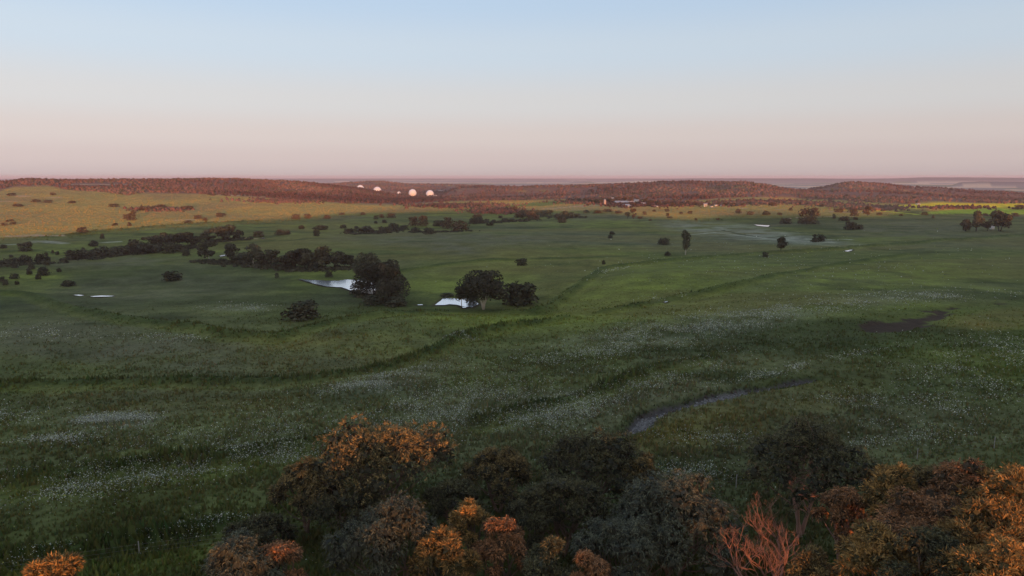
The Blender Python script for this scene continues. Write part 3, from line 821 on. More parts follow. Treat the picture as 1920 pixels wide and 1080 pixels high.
# single, telling plants: (type, px, base py, width, height, kind, trunk, label)
SOLO = [
 ('b', 562, 600, 70, 30, 'd', '', 'wide low black-green bush standing alone on the grass below the large pond'),
 ('b', 976, 573, 70, 42, 'd', '', 'round dark dome of a bush right of the white-stemmed tree'),
 ('b', 740, 574, 46, 16, 'd', '', 'low dark thicket at the foot of the big pondside trees'),
 ('b', 694, 573, 40, 16, 'g', '', 'low grey-green thicket between pondside trees and mown-looking bank'),
 ('b', 884, 568, 26, 16, 'd', '', 'small dark bush at the right end of the small pond'),
 ('b', 838, 556.5, 30, 6, 'd', '', 'low dark sedge clump behind the left end of the small pond'),
 ('b', 616, 520, 15, 11, 'd', '', 'little round bush on the far shore of the large pond'),
 ('b', 519, 522, 9, 10, 'g', '', 'tiny upright bush alone left of the large pond'),
 ('b', 320, 527, 32, 16, 'd', '', 'oval dark bush alone in the middle of the left paddock'),
 ('b', 125, 537, 23, 9, 'd', '', 'flat black-green bush alone in the left paddock above two white puddles'),
 ('b', 978, 498, 22, 12, 'd', '', 'round bush alone on the green slope above the white-stemmed tree'),
 ('b', 1132, 496, 7, 8, 'd', '', 'tiny bush beside the pale bend of the grassy bank'),
 ('b', 1148, 440, 12, 6, 'd', '', 'upper of two small bushes on the wide green slope'),
 ('b', 1144, 447, 10, 6, 'd', '', 'lower of two small bushes on the wide green slope'),
 ('b', 1245, 459, 22, 13, 'd', '', 'dark bush left of the tall slender tree'),
 ('b', 1252, 480, 12, 8, 'd', '', 'small bush at the lower left of the tall slender tree'),
 ('b', 1436, 482, 12, 8, 'd', '', 'small dark bush below and left of the lone dense tree'),
 ('b', 1536, 453, 21, 12, 'd', '', 'mushroom-shaped bush in the pale flowering field'),
 ('b', 1527, 454, 12, 5, 'd', '', 'low bush touching the mushroom-shaped bush in the pale field'),
 ('b', 1595, 431, 20, 14, 'd', '', 'dark bush with a lower lobe beside it, right of the pale field'),
 ('b', 1610, 430, 18, 8, 'd', '', 'low lobe beside the dark bush right of the pale field'),
 ('b', 1585, 414, 18, 7, 'd', '', 'flat bush in shade just below the sunlit edge on the right'),
 ('b', 1604, 412, 9, 4, 'd', '', 'very small flat bush right of the flat shaded bush'),
 ('b', 1474, 420, 23, 10, 'd', '', 'half-round black bush left of a longer one below the sunlit strip'),
 ('b', 1508, 420, 22, 10, 'd', '', 'left half of the long black thicket below the sunlit strip'),
 ('b', 1523, 420, 26, 13, 'd', '', 'taller right half of the long black thicket below the sunlit strip'),
 ('b', 1512, 406, 26, 14, 'r', '', 'large orange-lit bush with dark left side at the shadow edge'),
 ('b', 1529, 406, 20, 14, 'r', '', 'right lobe of orange-lit shrubs at the shadow edge'),
 ('b', 1574, 398, 17, 6, 'r', '', 'small russet bush in the sunlit grass left of the red tree'),
 ('b', 1600, 399, 16, 7, 'r', '', 'russet bush left of the red tree'), ('b', 1603, 405, 14, 8, 'r', '', 'dark russet bush in front of the red tree'),
 ('t', 1628, 405, 17, 17, 'r', 'k', 'bushy orange-red tree at the right end of the sunlit strip'),
 ('b', 1564, 410, 7, 8, 'g', '', 'tiny upright shrub right of the orange-lit bushes'),
 ('b', 1437, 403, 14, 7, 'd', '', 'dark bush at the sunlit edge above the bright puddle'),
 ('b', 1750, 409, 5, 4, 'd', '', 'black dot of a bush alone on the far right paddock'),
 ('t', 1466, 471, 27, 26, 'd', 'k', 'lone dense round tree below the pale flowering field'),
 ('t', 1285, 478, 24, 46, 'g', 'p', 'tall slender tree with pale trunk and ragged narrow crown'),
 ('t', 1188, 411, 12, 20, 'r', 'k', 'upright orange-brown tree below the farm buildings'),
 ('t', 1177, 410, 10, 14, 'g', 'k', 'paler thin tree touching the upright orange-brown tree'),
 ('t', 1812, 434, 24, 20, 'd', 'k', 'low spreading tree at the left of the right-hand clump'),
 ('t', 1832, 434, 22, 34, 'd', 'k', 'tall leaning tree in the clump at the far right'),
 ('t', 1853, 433, 17, 18, 'd', 'k', 'thin tree just left of the white tank'),
 ('t', 1878, 434, 36, 35, 'd', 'k', 'widest tree of the right clump, right of the white tank'),
 ('t', 390, 487, 38, 34, 'd', 'p', 'rounded tree with pale trunk at the left bend of the creek'),
 ('t', 432, 492, 36, 34, 'g', 'k', 'grey tree over the bright sliver of creek water'),
 ('b', 452, 494, 40, 18, 'd', '', 'dark undergrowth between the grey creek trees'),
 ('t', 474, 497, 34, 38, 'g', 'p', 'tall grey tree with thin pale stem left of the dark thicket'),
 ('t', 418, 452, 50, 30, 'd', 'k', 'broad tree with reddish lit top behind the creek'),
 ('t', 390, 452, 34, 20, 'd', 'k', 'dark tree under the reddish lit treetop'),
 ('t', 442, 450, 26, 20, 'd', 'k', 'dark tree right of the reddish lit treetop'),
]
for ty, px, py, w, h, kind, tr, lab in SOLO:
    if ty == 'b': place_bush(px, py, w, h, kind, lab)
    else: place_tree(px, py, w, h, kind, lab, trunk=tr)

# rows and scatters, labelled by their order along the row
ROWS = [
 ('b', 'd', 'bushes along the left creek', 'dark bush in the hedge-like row along the left creek, {n} from the left', 'bush',
  [(138, 487, 26, 14), (155, 485, 24, 12), (172, 484, 20, 9), (187, 482, 26, 14), (205, 480, 22, 10), (222, 478, 26, 13), (236, 475, 22, 11), (251, 474, 28, 19), (268, 476, 24, 14), (282, 474, 24, 14), (315, 475, 18, 15), (330, 472, 20, 12), (348, 480, 12, 10)]),
 ('t', 'd', 'trees over the left creek', 'dark tree in the clump above the left creek bushes, {n} from the left', 'tree',
  [(284, 469, 26, 22), (299, 468, 28, 26), (316, 463, 28, 20), (333, 462, 30, 24), (350, 461, 30, 24), (362, 461, 22, 16)]),
 ('t', 'd', 'dark creek thicket trees', 'blackish tree in the thicket left of the large pond, {n} from the left', 'tree',
  [(493, 498, 30, 26), (512, 500, 30, 28), (532, 503, 34, 26), (552, 504, 36, 34), (570, 505, 34, 36), (588, 505, 34, 32), (606, 505, 38, 40), (626, 504, 34, 34), (645, 502, 30, 26), (657, 500, 22, 18)]),
 ('b', 'd', 'bushes below the sunlit pasture', 'dark bush in the middle row below the sunlit pasture, {n} from the left', 'bush',
  [(523, 441, 18, 10), (538, 440, 13, 8), (565, 429, 12, 6), (593, 443, 12, 10), (600, 431, 26, 8), (643, 428, 14, 6), (655, 437, 22, 8), (668, 429, 9, 5), (685, 437, 36, 12), (716, 437, 16, 11), (727, 437, 16, 12), (737, 429, 22, 10), (757, 431, 18, 8), (705, 411, 10, 7), (704, 419, 8, 4), (721, 418, 10, 6), (779, 436, 20, 9), (804, 439, 26, 11), (822, 424, 26, 11)]),
 ('b', 'd', 'bushes on the crest', 'small dark bush on the grassy crest right of the orange-lit bushes, {n} from the left', 'bush',
  [(887, 419, 16, 11), (900, 419, 18, 12), (913, 417, 10, 6), (925, 418, 11, 6), (918, 423, 14, 6), (938, 409, 9, 5), (946, 416, 15, 7), (959, 416, 16, 6), (973, 408, 22, 9), (990, 405, 22, 10)]),
 ('b', 'g', 'shrubs under the wheat strip', 'blue-green shrub below the pale wheat strip, {n} from the left', 'bush',
  [(982, 401, 20, 8), (1012, 402, 24, 8), (1028, 402, 20, 8), (1045, 411, 16, 10), (1058, 411, 20, 15), (1068, 409, 20, 10), (1083, 408, 12, 7), (1100, 399, 14, 5)]),
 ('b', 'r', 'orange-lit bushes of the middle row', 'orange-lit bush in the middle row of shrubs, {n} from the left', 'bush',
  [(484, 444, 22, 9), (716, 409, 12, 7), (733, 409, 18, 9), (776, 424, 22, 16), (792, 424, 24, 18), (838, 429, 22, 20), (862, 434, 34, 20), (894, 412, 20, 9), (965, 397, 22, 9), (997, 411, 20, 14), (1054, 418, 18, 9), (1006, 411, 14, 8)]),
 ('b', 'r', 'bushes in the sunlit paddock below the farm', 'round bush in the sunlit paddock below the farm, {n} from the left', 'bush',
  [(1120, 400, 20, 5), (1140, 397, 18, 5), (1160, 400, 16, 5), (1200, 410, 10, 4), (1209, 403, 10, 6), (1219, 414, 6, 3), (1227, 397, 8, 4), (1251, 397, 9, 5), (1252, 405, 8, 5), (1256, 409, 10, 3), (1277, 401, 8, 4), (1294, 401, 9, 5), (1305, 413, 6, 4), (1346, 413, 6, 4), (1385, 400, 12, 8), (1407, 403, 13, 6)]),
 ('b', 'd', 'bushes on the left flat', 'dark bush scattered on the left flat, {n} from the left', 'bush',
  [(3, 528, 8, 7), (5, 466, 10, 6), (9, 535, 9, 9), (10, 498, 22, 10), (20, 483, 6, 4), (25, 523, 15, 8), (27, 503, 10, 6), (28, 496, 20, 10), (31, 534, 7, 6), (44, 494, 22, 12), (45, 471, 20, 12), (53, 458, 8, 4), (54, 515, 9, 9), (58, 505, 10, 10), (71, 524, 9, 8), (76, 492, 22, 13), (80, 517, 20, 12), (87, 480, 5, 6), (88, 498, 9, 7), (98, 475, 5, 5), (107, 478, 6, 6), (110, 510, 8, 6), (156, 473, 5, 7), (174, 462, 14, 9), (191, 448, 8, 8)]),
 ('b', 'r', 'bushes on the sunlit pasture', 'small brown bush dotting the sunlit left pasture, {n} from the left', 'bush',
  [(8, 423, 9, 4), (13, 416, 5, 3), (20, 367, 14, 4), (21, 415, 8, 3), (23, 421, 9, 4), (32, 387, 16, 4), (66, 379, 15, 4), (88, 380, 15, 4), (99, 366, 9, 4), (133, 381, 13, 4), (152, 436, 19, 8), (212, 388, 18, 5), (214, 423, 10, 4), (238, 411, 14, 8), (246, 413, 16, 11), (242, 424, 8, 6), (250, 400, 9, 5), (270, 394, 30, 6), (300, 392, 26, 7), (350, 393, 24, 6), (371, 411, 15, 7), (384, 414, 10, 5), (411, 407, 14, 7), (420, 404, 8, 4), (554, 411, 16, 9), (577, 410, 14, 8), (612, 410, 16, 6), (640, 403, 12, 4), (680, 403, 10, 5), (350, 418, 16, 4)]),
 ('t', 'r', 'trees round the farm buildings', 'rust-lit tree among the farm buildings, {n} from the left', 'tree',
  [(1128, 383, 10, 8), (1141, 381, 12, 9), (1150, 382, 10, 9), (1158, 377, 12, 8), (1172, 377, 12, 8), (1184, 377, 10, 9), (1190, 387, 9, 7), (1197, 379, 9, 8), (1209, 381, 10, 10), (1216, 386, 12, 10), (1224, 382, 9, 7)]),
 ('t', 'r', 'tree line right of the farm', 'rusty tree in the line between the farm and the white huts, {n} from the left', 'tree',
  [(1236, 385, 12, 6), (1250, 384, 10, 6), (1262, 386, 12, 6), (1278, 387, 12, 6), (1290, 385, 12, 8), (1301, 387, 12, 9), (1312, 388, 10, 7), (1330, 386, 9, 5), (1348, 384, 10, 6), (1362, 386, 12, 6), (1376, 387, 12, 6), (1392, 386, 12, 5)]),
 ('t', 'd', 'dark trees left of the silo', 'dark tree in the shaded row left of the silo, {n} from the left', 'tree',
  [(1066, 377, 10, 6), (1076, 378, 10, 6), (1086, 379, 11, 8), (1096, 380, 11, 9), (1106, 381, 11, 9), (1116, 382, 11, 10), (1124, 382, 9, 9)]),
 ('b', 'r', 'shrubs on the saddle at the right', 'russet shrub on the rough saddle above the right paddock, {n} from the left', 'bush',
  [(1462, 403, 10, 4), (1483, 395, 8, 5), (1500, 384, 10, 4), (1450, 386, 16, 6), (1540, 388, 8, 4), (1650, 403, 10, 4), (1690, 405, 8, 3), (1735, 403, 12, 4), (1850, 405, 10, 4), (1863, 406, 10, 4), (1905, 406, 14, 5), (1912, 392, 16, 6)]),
]
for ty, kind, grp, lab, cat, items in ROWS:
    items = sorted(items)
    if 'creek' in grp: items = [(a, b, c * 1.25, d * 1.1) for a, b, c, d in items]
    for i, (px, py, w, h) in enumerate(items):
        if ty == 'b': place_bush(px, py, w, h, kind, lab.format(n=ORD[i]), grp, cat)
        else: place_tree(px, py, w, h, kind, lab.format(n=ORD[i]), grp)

# the large trees by the ponds get crowns of their own
def big_crown(name, lobes, seed, nl=5200, size=.021, c1=C_DK, c2=(.062, .060, .044)):
    V, Fc, C = make_crown(lobes, nl, size, c1, c2, seed, 0.15)
    return mesh_np(name, V, Fc, 4, M_farleaf, C)
L_round = [(0, 0, .55, .3, .3), (-.26, .02, .52, .2, .24), (.24, .05, .56, .22, .26), (-.1, -.1, .78, .2, .2), (.12, 0, .8, .2, .18), (-.3, 0, .42, .16, .14), (.32, 0, .4, .14, .16), (0, -.15, .5, .25, .22), (.02, .2, .6, .25, .25)]
L_tall = [(0, 0, .6, .26, .3), (-.15, 0, .4, .26, .22), (.2, 0, .45, .26, .28), (.15, .05, .8, .22, .2), (-.1, .0, .78, .22, .2), (-.3, 0, .28, .18, .2), (.3, 0, .25, .2, .2), (0, -.2, .35, .28, .28)]
place_tree(906, 582, 100, 73, 'd', 'big round tree with five white stems beside the small pond', trunk='m', crown=big_crown('white_stem_crown', L_round, 401))
place_tree(866, 574, 26, 40, 'g', 'slim grey tree leaning at the right end of the small pond', trunk='p')
place_tree(731, 568, 70, 76, 'd', 'tallest, widest dark tree on the right bank of the large pond', crown=big_crown('pond_tree_crown', L_tall, 402))
place_tree(700, 556, 78, 60, 'd', 'broad dark tree drooping over the right end of the large pond', crown=big_crown('pond_tree_crown', L_tall, 403))
place_tree(688, 532, 56, 56, 'g', 'greyer tree rising behind the two pondside trees', crown=big_crown('pond_tree_crown', L_round, 404, c1=C_GR, c2=C_GR2))
place_tree(722, 545, 52, 50, 'd', 'dark tree filling the gap at the back of the pondside trees', crown=big_crown('pond_tree_crown', L_round, 405))

# ------------------------------------------------------------------ scrub on the stony hills (nobody could count it)
def build_scrub():
    r = np.random.default_rng(55)
    n = 112000
    az = R(-45) + r.random(n) * R(90); d = np.exp(math.log(800) + r.random(n) * math.log(3300 / 800))
    x = np.sin(az) * d; y = np.cos(az) * d
    z = H0(x, y); px, py = project(x, y, z)
    ys = np.interp(px, [-400, 0, 25, 90, 130, 180, 240, 270, 360, 480, 560, 660, 760, 840, 930, 1030, 1060, 1140, 1280, 1340, 1420, 1480, 1700, 1760, 1920, 2300],
                   [357, 357, 350, 347, 356, 358, 366, 361, 364, 369, 375, 381, 383, 378, 376, 375, 373, 375, 378, 372, 370, 371, 382, 378, 381, 384])
    wy = py + fbm(x, y, 60, 3, 62) * 3.0
    dens = fbm(x, y, 110, 4, 91)
    keep = (wy < ys) & (r.random(n) < np.clip(0.62 + 1.5 * dens, 0.08, 1))
    # no scrub in the clearings
    for poly in [[(940, 388), (1000, 380), (1080, 374), (1110, 376), (1020, 386)], [(985, 392), (1060, 386), (1110, 382), (1170, 386), (1160, 392), (1060, 396)],
                 [(1675, 386), (1700, 384), (1760, 380), (1830, 382), (2100, 381), (2100, 391), (1850, 389), (1790, 386), (1740, 389), (1720, 391.5)],
                 [(1330, 377), (1420, 371), (1500, 374), (1420, 380), (1340, 381)], [(120, 346), (150, 343), (250, 344), (250, 346.5), (130, 347)],
                 [(1070, 353), (1120, 350), (1120, 356), (1075, 358)], [(980, 352), (1040, 351), (1045, 358), (990, 359)]]:
        keep &= ~in_poly(px, py, poly)
    # gullies and thickets below the hills
    m2 = []
    for (cx, cy, a, b, cnt) in [(1560, 384, 60, 4, 400), (1640, 391, 60, 4, 600), (1790, 390, 70, 2.5, 220), (540, 377, 90, 4, 500), (860, 386, 90, 4, 700), (300, 393, 50, 3, 200),
                                (1250, 383, 70, 5, 500), (1440, 380, 90, 4, 700), (1370, 383, 40, 4, 250), (1180, 384, 60, 5, 350), (1100, 379, 60, 3.5, 500), (930, 396, 50, 5, 500)]:
        q = r.normal(size=(cnt, 2)) * (a / 2, b / 2) + (cx, cy)
        X, Y, D = cast(q[:, 0], q[:, 1], H0)
        ok = D < 3000; m2.append(np.stack([X[ok], Y[ok]], 1))
    m2 = np.concatenate(m2)
    xs = np.concatenate([x[keep], m2[:, 0]]); ysn = np.concatenate([y[keep], m2[:, 1]])
    n = len(xs); z = H0(xs, ysn); d = np.hypot(xs, ysn)
    s = (1.3 + 1.5 * r.random(n)**2) * (1 + (d - 1000) / 4000); hgt = s * (0.9 + .5 * r.random(n))
    k = 4
    ang = r.random(n)[:, None] + np.arange(k)[None] * 2 * math.pi / k
    rad = s[:, None] * (0.75 + 0.5 * r.random((n, k)))
    low = np.stack([xs[:, None] + rad * np.cos(ang), ysn[:, None] + rad * np.sin(ang), (z - 0.3)[:, None] + 0 * ang], -1)
    ang2 = ang + 0.6; rad2 = rad * .75
    mid = np.stack([xs[:, None] + rad2 * np.cos(ang2), ysn[:, None] + rad2 * np.sin(ang2), z[:, None] + hgt[:, None] * (0.55 + .3 * r.random((n, k)))], -1)
    top = np.stack([xs, ysn, z + hgt * 1.15], -1)[:, None]
    V = np.concatenate([low, mid, top], 1).reshape(-1, 3)
    b = np.arange(n)[:, None] * 9
    f = []
    for q in range(k):
        q2 = (q + 1) % k
        f += [[q, q2, k + q], [q2, k + q2, k + q], [k + q, k + q2, 8]]
    Fc = (b[:, :, None] + np.array(f)[None]).reshape(-1, 3)
    base = np.array((.160, .084, .062))
    c = base[None] * (0.8 + 0.4 * r.random((n, 1)))
    t = (r.random((n, 1)) < 0.25); c = np.where(t, np.array((.09, .07, .04)) * (0.6 + 0.8 * r.random((n, 1))), c)
    cl = np.clip(fbm(xs, ysn, 180, 3, 95) * 2.5, -1, 1)[:, None]
    c = c * (1 + 0.38 * cl) * (1 + np.array((0, .10, .05)) * cl)
    C = np.repeat(c, 9, 0)
    me = mesh_np('scrub', V, Fc, 3, M_scrub, C, smooth=True)
    o = link('hill_scrub', me); tag(o, 'red-brown scrub covering the stony hills along the skyline', 'scrub', kind='stuff')
    print('scrub', n)
build_scrub()

# ------------------------------------------------------------------ grass, flowers
def build_grass():
    r = np.random.default_rng(77)
    def tufts(n, d0, d1, size_fn, k, seed, mask=None, bright=1.0, wide=1.0):
        az = R(-44) + r.random(n) * R(88); d = np.exp(math.log(d0) + r.random(n) * math.log(d1 / d0))
        x = np.sin(az) * d; y = np.cos(az) * d
        if mask is not None:
            m = mask(x, y); x, y, d = x[m], y[m], d[m]
        z = H(x, y); n = len(x)
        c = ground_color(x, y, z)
        wet = np.zeros(n, bool)
        for zw, poly in WATERS: wet |= poly_sd(x, y, poly) < (9 if len(poly) > 8 else 4.5)
        wet |= poly_sd(x, y, MUDW) < 0.4
        wet |= (seg_dist(x, y, CREEKW) < 0.7) | (poly_sd(x, y, BED_PALE) < 0.2) | (poly_sd(x, y, BED_DARK) < 0.2)
        x, y, z, d, c = [q[~wet] for q in (x, y, z, d, c)]
        n = len(x)
        patch = 0.5 + 1.0 * vnoise(x / 3.5, y / 3.5, seed)
        if wide > 2: patch = patch * 0 + 0.9
        s = size_fn(d) * (0.5 + r.random(n)) * patch
        bd = np.zeros(n)
        for pts, w, h in BANKW:
            bd = np.maximum(bd, np.exp(-(seg_dist(x, y, pts) / w)**2))
        s = s * (1 + 0.8 * bd)
        P = []
        cc = []
        a0 = r.random(n) * math.pi
        for q in range(k):
            a = r.random(n) * math.pi if wide < 2 else a0 + q * math.pi / 3; w = s * wide * (0.45 + .4 * r.random(n))
            lx = r.normal(size=n) * s * .25; ly = r.normal(size=n) * s * .25
            ox = r.normal(size=n) * s * .3; oy = r.normal(size=n) * s * .3
            p0 = np.stack([x + ox - np.cos(a) * w * .5, y + oy - np.sin(a) * w * .5, z - 0.05], 1)
            p1 = np.stack([x + ox + np.cos(a) * w * .5, y + oy + np.sin(a) * w * .5, z - 0.05], 1)
            p2 = np.stack([x + ox + lx, y + oy + ly, z + s * (0.7 + .5 * r.random(n))], 1)
            P.append(np.stack([p0, p1, p2], 1))
            cc.append(c * ((0.86 + 0.45 * r.random((n, 1))) if wide < 2 else 1.0 + .2 * r.random((n, 1))) * bright * (1 + 0.15 * r.normal(size=(n, 3)) * (1, .3, .6)))
        V = np.concatenate(P).reshape(-1, 3); C = np.repeat(np.clip(np.concatenate(cc), 0.002, 1), 3, 0)
        return V, C
    V, C = tufts(104000, 34, 330, lambda d: 0.36 * np.clip((345 - d) / 180, 0.12, 1), 3, 301)
    me = mesh_np('grass', V, np.arange(len(V)).reshape(-1, 3), 3, M_grassblade, C)
    tag(link('grass', me), 'dark green uneven grass covering the shaded paddocks', 'grass', kind='stuff')
    def lit(x, y, r=r):
        z = H0(x, y); px, py = project(x, y, z)
        ys = np.interp(px, [-400, 0, 25, 90, 180, 270, 480, 660, 760, 840, 1060, 1280, 1480, 1700, 1920, 2300], [357, 357, 350, 347, 358, 361, 372, 386, 390, 382, 374, 378, 371, 382, 376, 376])
        yb = np.interp(px, [-400, 0, 150, 320, 480, 640, 800, 1100, 1200, 1300, 1400, 1640, 1700, 2400], [448, 446, 438, 425, 415, 402, 396, 392, 405, 412, 402, 405, 396, 396])
        return (py > ys - 2) & (py < yb + 8 * r.random(len(py)))
    V, C = tufts(82000, 450, 1500, lambda d: 0.42 + 0 * d, 3, 303, lit, 1.0, 4.2)
    me = mesh_np('pasture_grass', V, np.arange(len(V)).reshape(-1, 3), 3, M_grassblade, C)
    tag(link('pasture_grass', me), 'golden green pasture grass on the distant sunlit slopes', 'grass', kind='stuff')
    # flowers: tiny white heads in drifts
    FL = [(640, 800, 420, 60, -.12, 11000), (450, 870, 330, 24, -.13, 7000), (215, 790, 95, 12, -.03, 6500), (100, 830, 80, 14, -.1, 1800), (250, 1020, 240, 20, -.2, 2200), (130, 910, 180, 40, -.1, 2500),
          (1160, 650, 230, 26, -.16, 6500), (1340, 605, 240, 26, -.14, 6500), (1560, 575, 200, 16, -.10, 3000), (1750, 555, 160, 10, 0, 1500), (1150, 740, 260, 26, -.28, 5000), (1040, 790, 150, 26, -.1, 4500), (860, 760, 200, 40, -.1, 4500),
          (1500, 690, 180, 9, -.2, 2200), (1640, 750, 130, 22, 0, 1500), (1800, 700, 140, 60, 0, 3500), (1770, 790, 150, 40, -.1, 1800), (1330, 830, 120, 22, 0, 1000), (1300, 890, 90, 22, 0, 1100), (1680, 830, 160, 14, -.05, 1000),
          (720, 715, 120, 16, -.2, 6000), (860, 635, 40, 7, 0, 500), (450, 578, 70, 7, 0, 900), (300, 635, 90, 8, 0, 700), (80, 625, 90, 14, 0, 900), (960, 720, 300, 60, -.1, 2500), (1240, 560, 60, 6, 0, 200),
          (60, 780, 120, 20, 0, 1200), (1880, 660, 80, 40, 0, 1200), (900, 880, 900, 180, 0, 3500), (1450, 500, 400, 50, 0, 1500), (1160, 505, 40, 3, -.2, 300)]
    pxs, pys = [], []
    for cx, cy, a, b, tl, n in FL:
        q = r.normal(size=(int(n * 1.6), 2)) * (a * .5, b * .5)
        pxs.append(cx + q[:, 0] * math.cos(tl) - q[:, 1] * math.sin(tl)); pys.append(cy + q[:, 0] * math.sin(tl) + q[:, 1] * math.cos(tl))
    px = np.concatenate(pxs); py = np.concatenate(pys)
    m = (py > 425) & (py < 1090) & (px > -60) & (px < 1980); px, py = px[m], py[m]
    X = []; Y = []; D = []
    for i in range(0, len(px), 8000):
        a, b, c = cast(px[i:i + 8000], py[i:i + 8000], H0); X.append(a); Y.append(b); D.append(c)
    X = np.concatenate(X); Y = np.concatenate(Y); D = np.concatenate(D)
    n = len(X)
    X = X + r.normal(size=n) * .3; Y = Y + r.normal(size=n) * .3
    cl = vnoise(X / 5, Y / 5, 401) * .6 + vnoise(X / 1.7, Y / 1.7, 402) * .4
    keep = r.random(n) < np.clip((cl - .30) * 2.6, 0.02, 1)
    for zw, poly in WATERS: keep &= poly_sd(X, Y, poly) > 0.8
    keep &= (seg_dist(X, Y, CREEKW) > 2.0)
    X, Y, D = X[keep], Y[keep], D[keep]; n = len(X)
    Z = H(X, Y)
    hh = 0.25 + .35 * r.random(n)
    s = (0.022 + .045 * r.random(n)**1.6) * (0.8 + (D / 125)**1.4)
    cen = np.stack([X, Y, Z + hh], 1)
    nrm = unit(n, r, 1.2)
    col = np.array((.62, .64, .54)) * (0.25 + .85 * r.random((n, 1)))
    yl = r.random(n) < 0.12; col[yl] = np.array((.35, .38, .10))
    V, Fc, C = plates(cen, nrm, s, col, r)
    me = mesh_np('wild_flowers', V, Fc, 4, M_flower, C)
    tag(link('wild_flowers', me), 'drifts of tiny white wildflowers in the shaded grass', 'wildflowers', kind='stuff')
    print('flowers', n)
build_grass()

def creek_stones():
    r = np.random.default_rng(12)
    P = np.array(CREEKW); pts = []
    for (a, b), n in zip(zip(P[:-1], P[1:]), [60, 50, 60, 80, 80, 60, 20]):
        t = r.random((n, 1)); nn = np.array([-(b - a)[1], (b - a)[0]]); nn /= np.linalg.norm(nn)
        pts.append(a + (b - a) * t + nn * r.normal(size=(n, 1)) * 0.35)
    for poly, n in ((BED_PALE, 2600), (BED_DARK, 2200)):
        q = np.array(poly); q = q.min(0) + (q.max(0) - q.min(0)) * r.random((n, 2)); pts.append(q[poly_sd(q[:, 0], q[:, 1], poly) < .2])
    p = np.concatenate(pts); n = len(p); z = H(p[:, 0], p[:, 1])
    s = .07 + .22 * r.random(n)**3
    base = np.array([[1, 0, 0], [-.5, .85, 0], [-.5, -.85, 0], [.45, .5, .55], [-.6, 0, .6], [.3, -.5, .6]])
    V = base[None] * (.7 + .6 * r.random((n, 6, 1))) * s[:, None, None] + np.stack([p[:, 0], p[:, 1], z], 1)[:, None]
    f = np.array([[0, 1, 3], [1, 4, 3], [1, 2, 4], [2, 5, 4], [2, 0, 5], [0, 3, 5], [3, 4, 5]])
    F_ = (np.arange(n)[:, None, None] * 6 + f[None]).reshape(-1, 3)
    C = np.repeat(np.array((.20, .19, .18)) * (.5 + .8 * r.random((n, 1))), 6, 0)
    tag(link('creek_stones', mesh_np('creek_stones', V.reshape(-1, 3), F_, 3, M_scrub, C)), 'pale grey stones strewn in the narrow dry creek bed', 'stones', kind='stuff')
creek_stones()

def undergrowth():
    r = np.random.default_rng(31)
    pts = []
    for line, n, sp in [([(128, 487), (180, 484), (250, 475), (300, 470), (372, 462)], 420, 3.0), ([(376, 490), (430, 494), (480, 499), (540, 504), (600, 506), (660, 504)], 420, 3.0),
                        ([(400, 453), (460, 448)], 120, 4.0), ([(648, 438), (700, 438), (745, 430)], 130, 6.0), ([(770, 436), (870, 434)], 110, 5.0), ([(885, 420), (960, 416), (1000, 412)], 130, 6.0),
                        ([(975, 402), (1090, 408)], 130, 6.0), ([(0, 498), (95, 494)], 80, 4.0), ([(664, 545), (700, 560), (745, 574)], 60, 1.5)]:
        W = np.array(to_world(line)); L = np.linalg.norm(W[1:] - W[:-1], axis=1); k = r.choice(len(L), n, p=L / L.sum()); t = r.random((n, 1))
        pts.append(W[k] + (W[k + 1] - W[k]) * t + r.normal(size=(n, 2)) * sp)
    p = np.concatenate(pts); z = H(p[:, 0], p[:, 1]); n = len(p); m = 26
    s = 0.7 + 1.1 * r.random(n)
    u = unit(n * m, r, .3); u[:, 2] = np.abs(u[:, 2])
    cen = np.repeat(np.stack([p[:, 0], p[:, 1], z], 1), m, 0) + u * np.repeat(s, m)[:, None] * (.6 + .5 * r.random((n * m, 1))) * (1, 1, .8)
    t = r.random((n * m, 1)); C = np.array(C_DK) * (1 - t) + np.array(C_DK2) * t
    V, Fc, C = plates(cen, u + unit(n * m, r) * .5, np.repeat(s, m) * .38, C, r)
    tag(link('creek_undergrowth', mesh_np('creek_undergrowth', V, Fc, 4, M_scrub, C)), 'low dark undergrowth filling the creek lines between the trees', 'undergrowth', kind='stuff')
undergrowth()
# ------------------------------------------------------------------ the trees in front
def fg_ground(px, pyt, D):
    dx, dy, dz = ray(px, pyt)
    x, y = float(dx) * D, float(dy) * D
    return x, y, float(H(np.array([x]), np.array([y]))[0]), EYE + float(dz) * D

SPEC = {  # leaf colours: inner, outer (orange sunlight put into olive, gold and red); leaf length, width, droop
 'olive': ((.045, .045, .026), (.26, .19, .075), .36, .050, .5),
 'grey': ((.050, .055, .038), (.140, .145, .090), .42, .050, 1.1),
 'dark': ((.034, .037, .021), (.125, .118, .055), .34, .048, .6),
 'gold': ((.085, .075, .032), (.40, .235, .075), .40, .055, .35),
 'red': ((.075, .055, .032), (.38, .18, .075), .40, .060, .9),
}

def bez(p0, p1, p2, n):
    t = np.linspace(0, 1, n)[:, None]
    return (1 - t)**2 * p0 + 2 * t * (1 - t) * p1 + t * t * p2

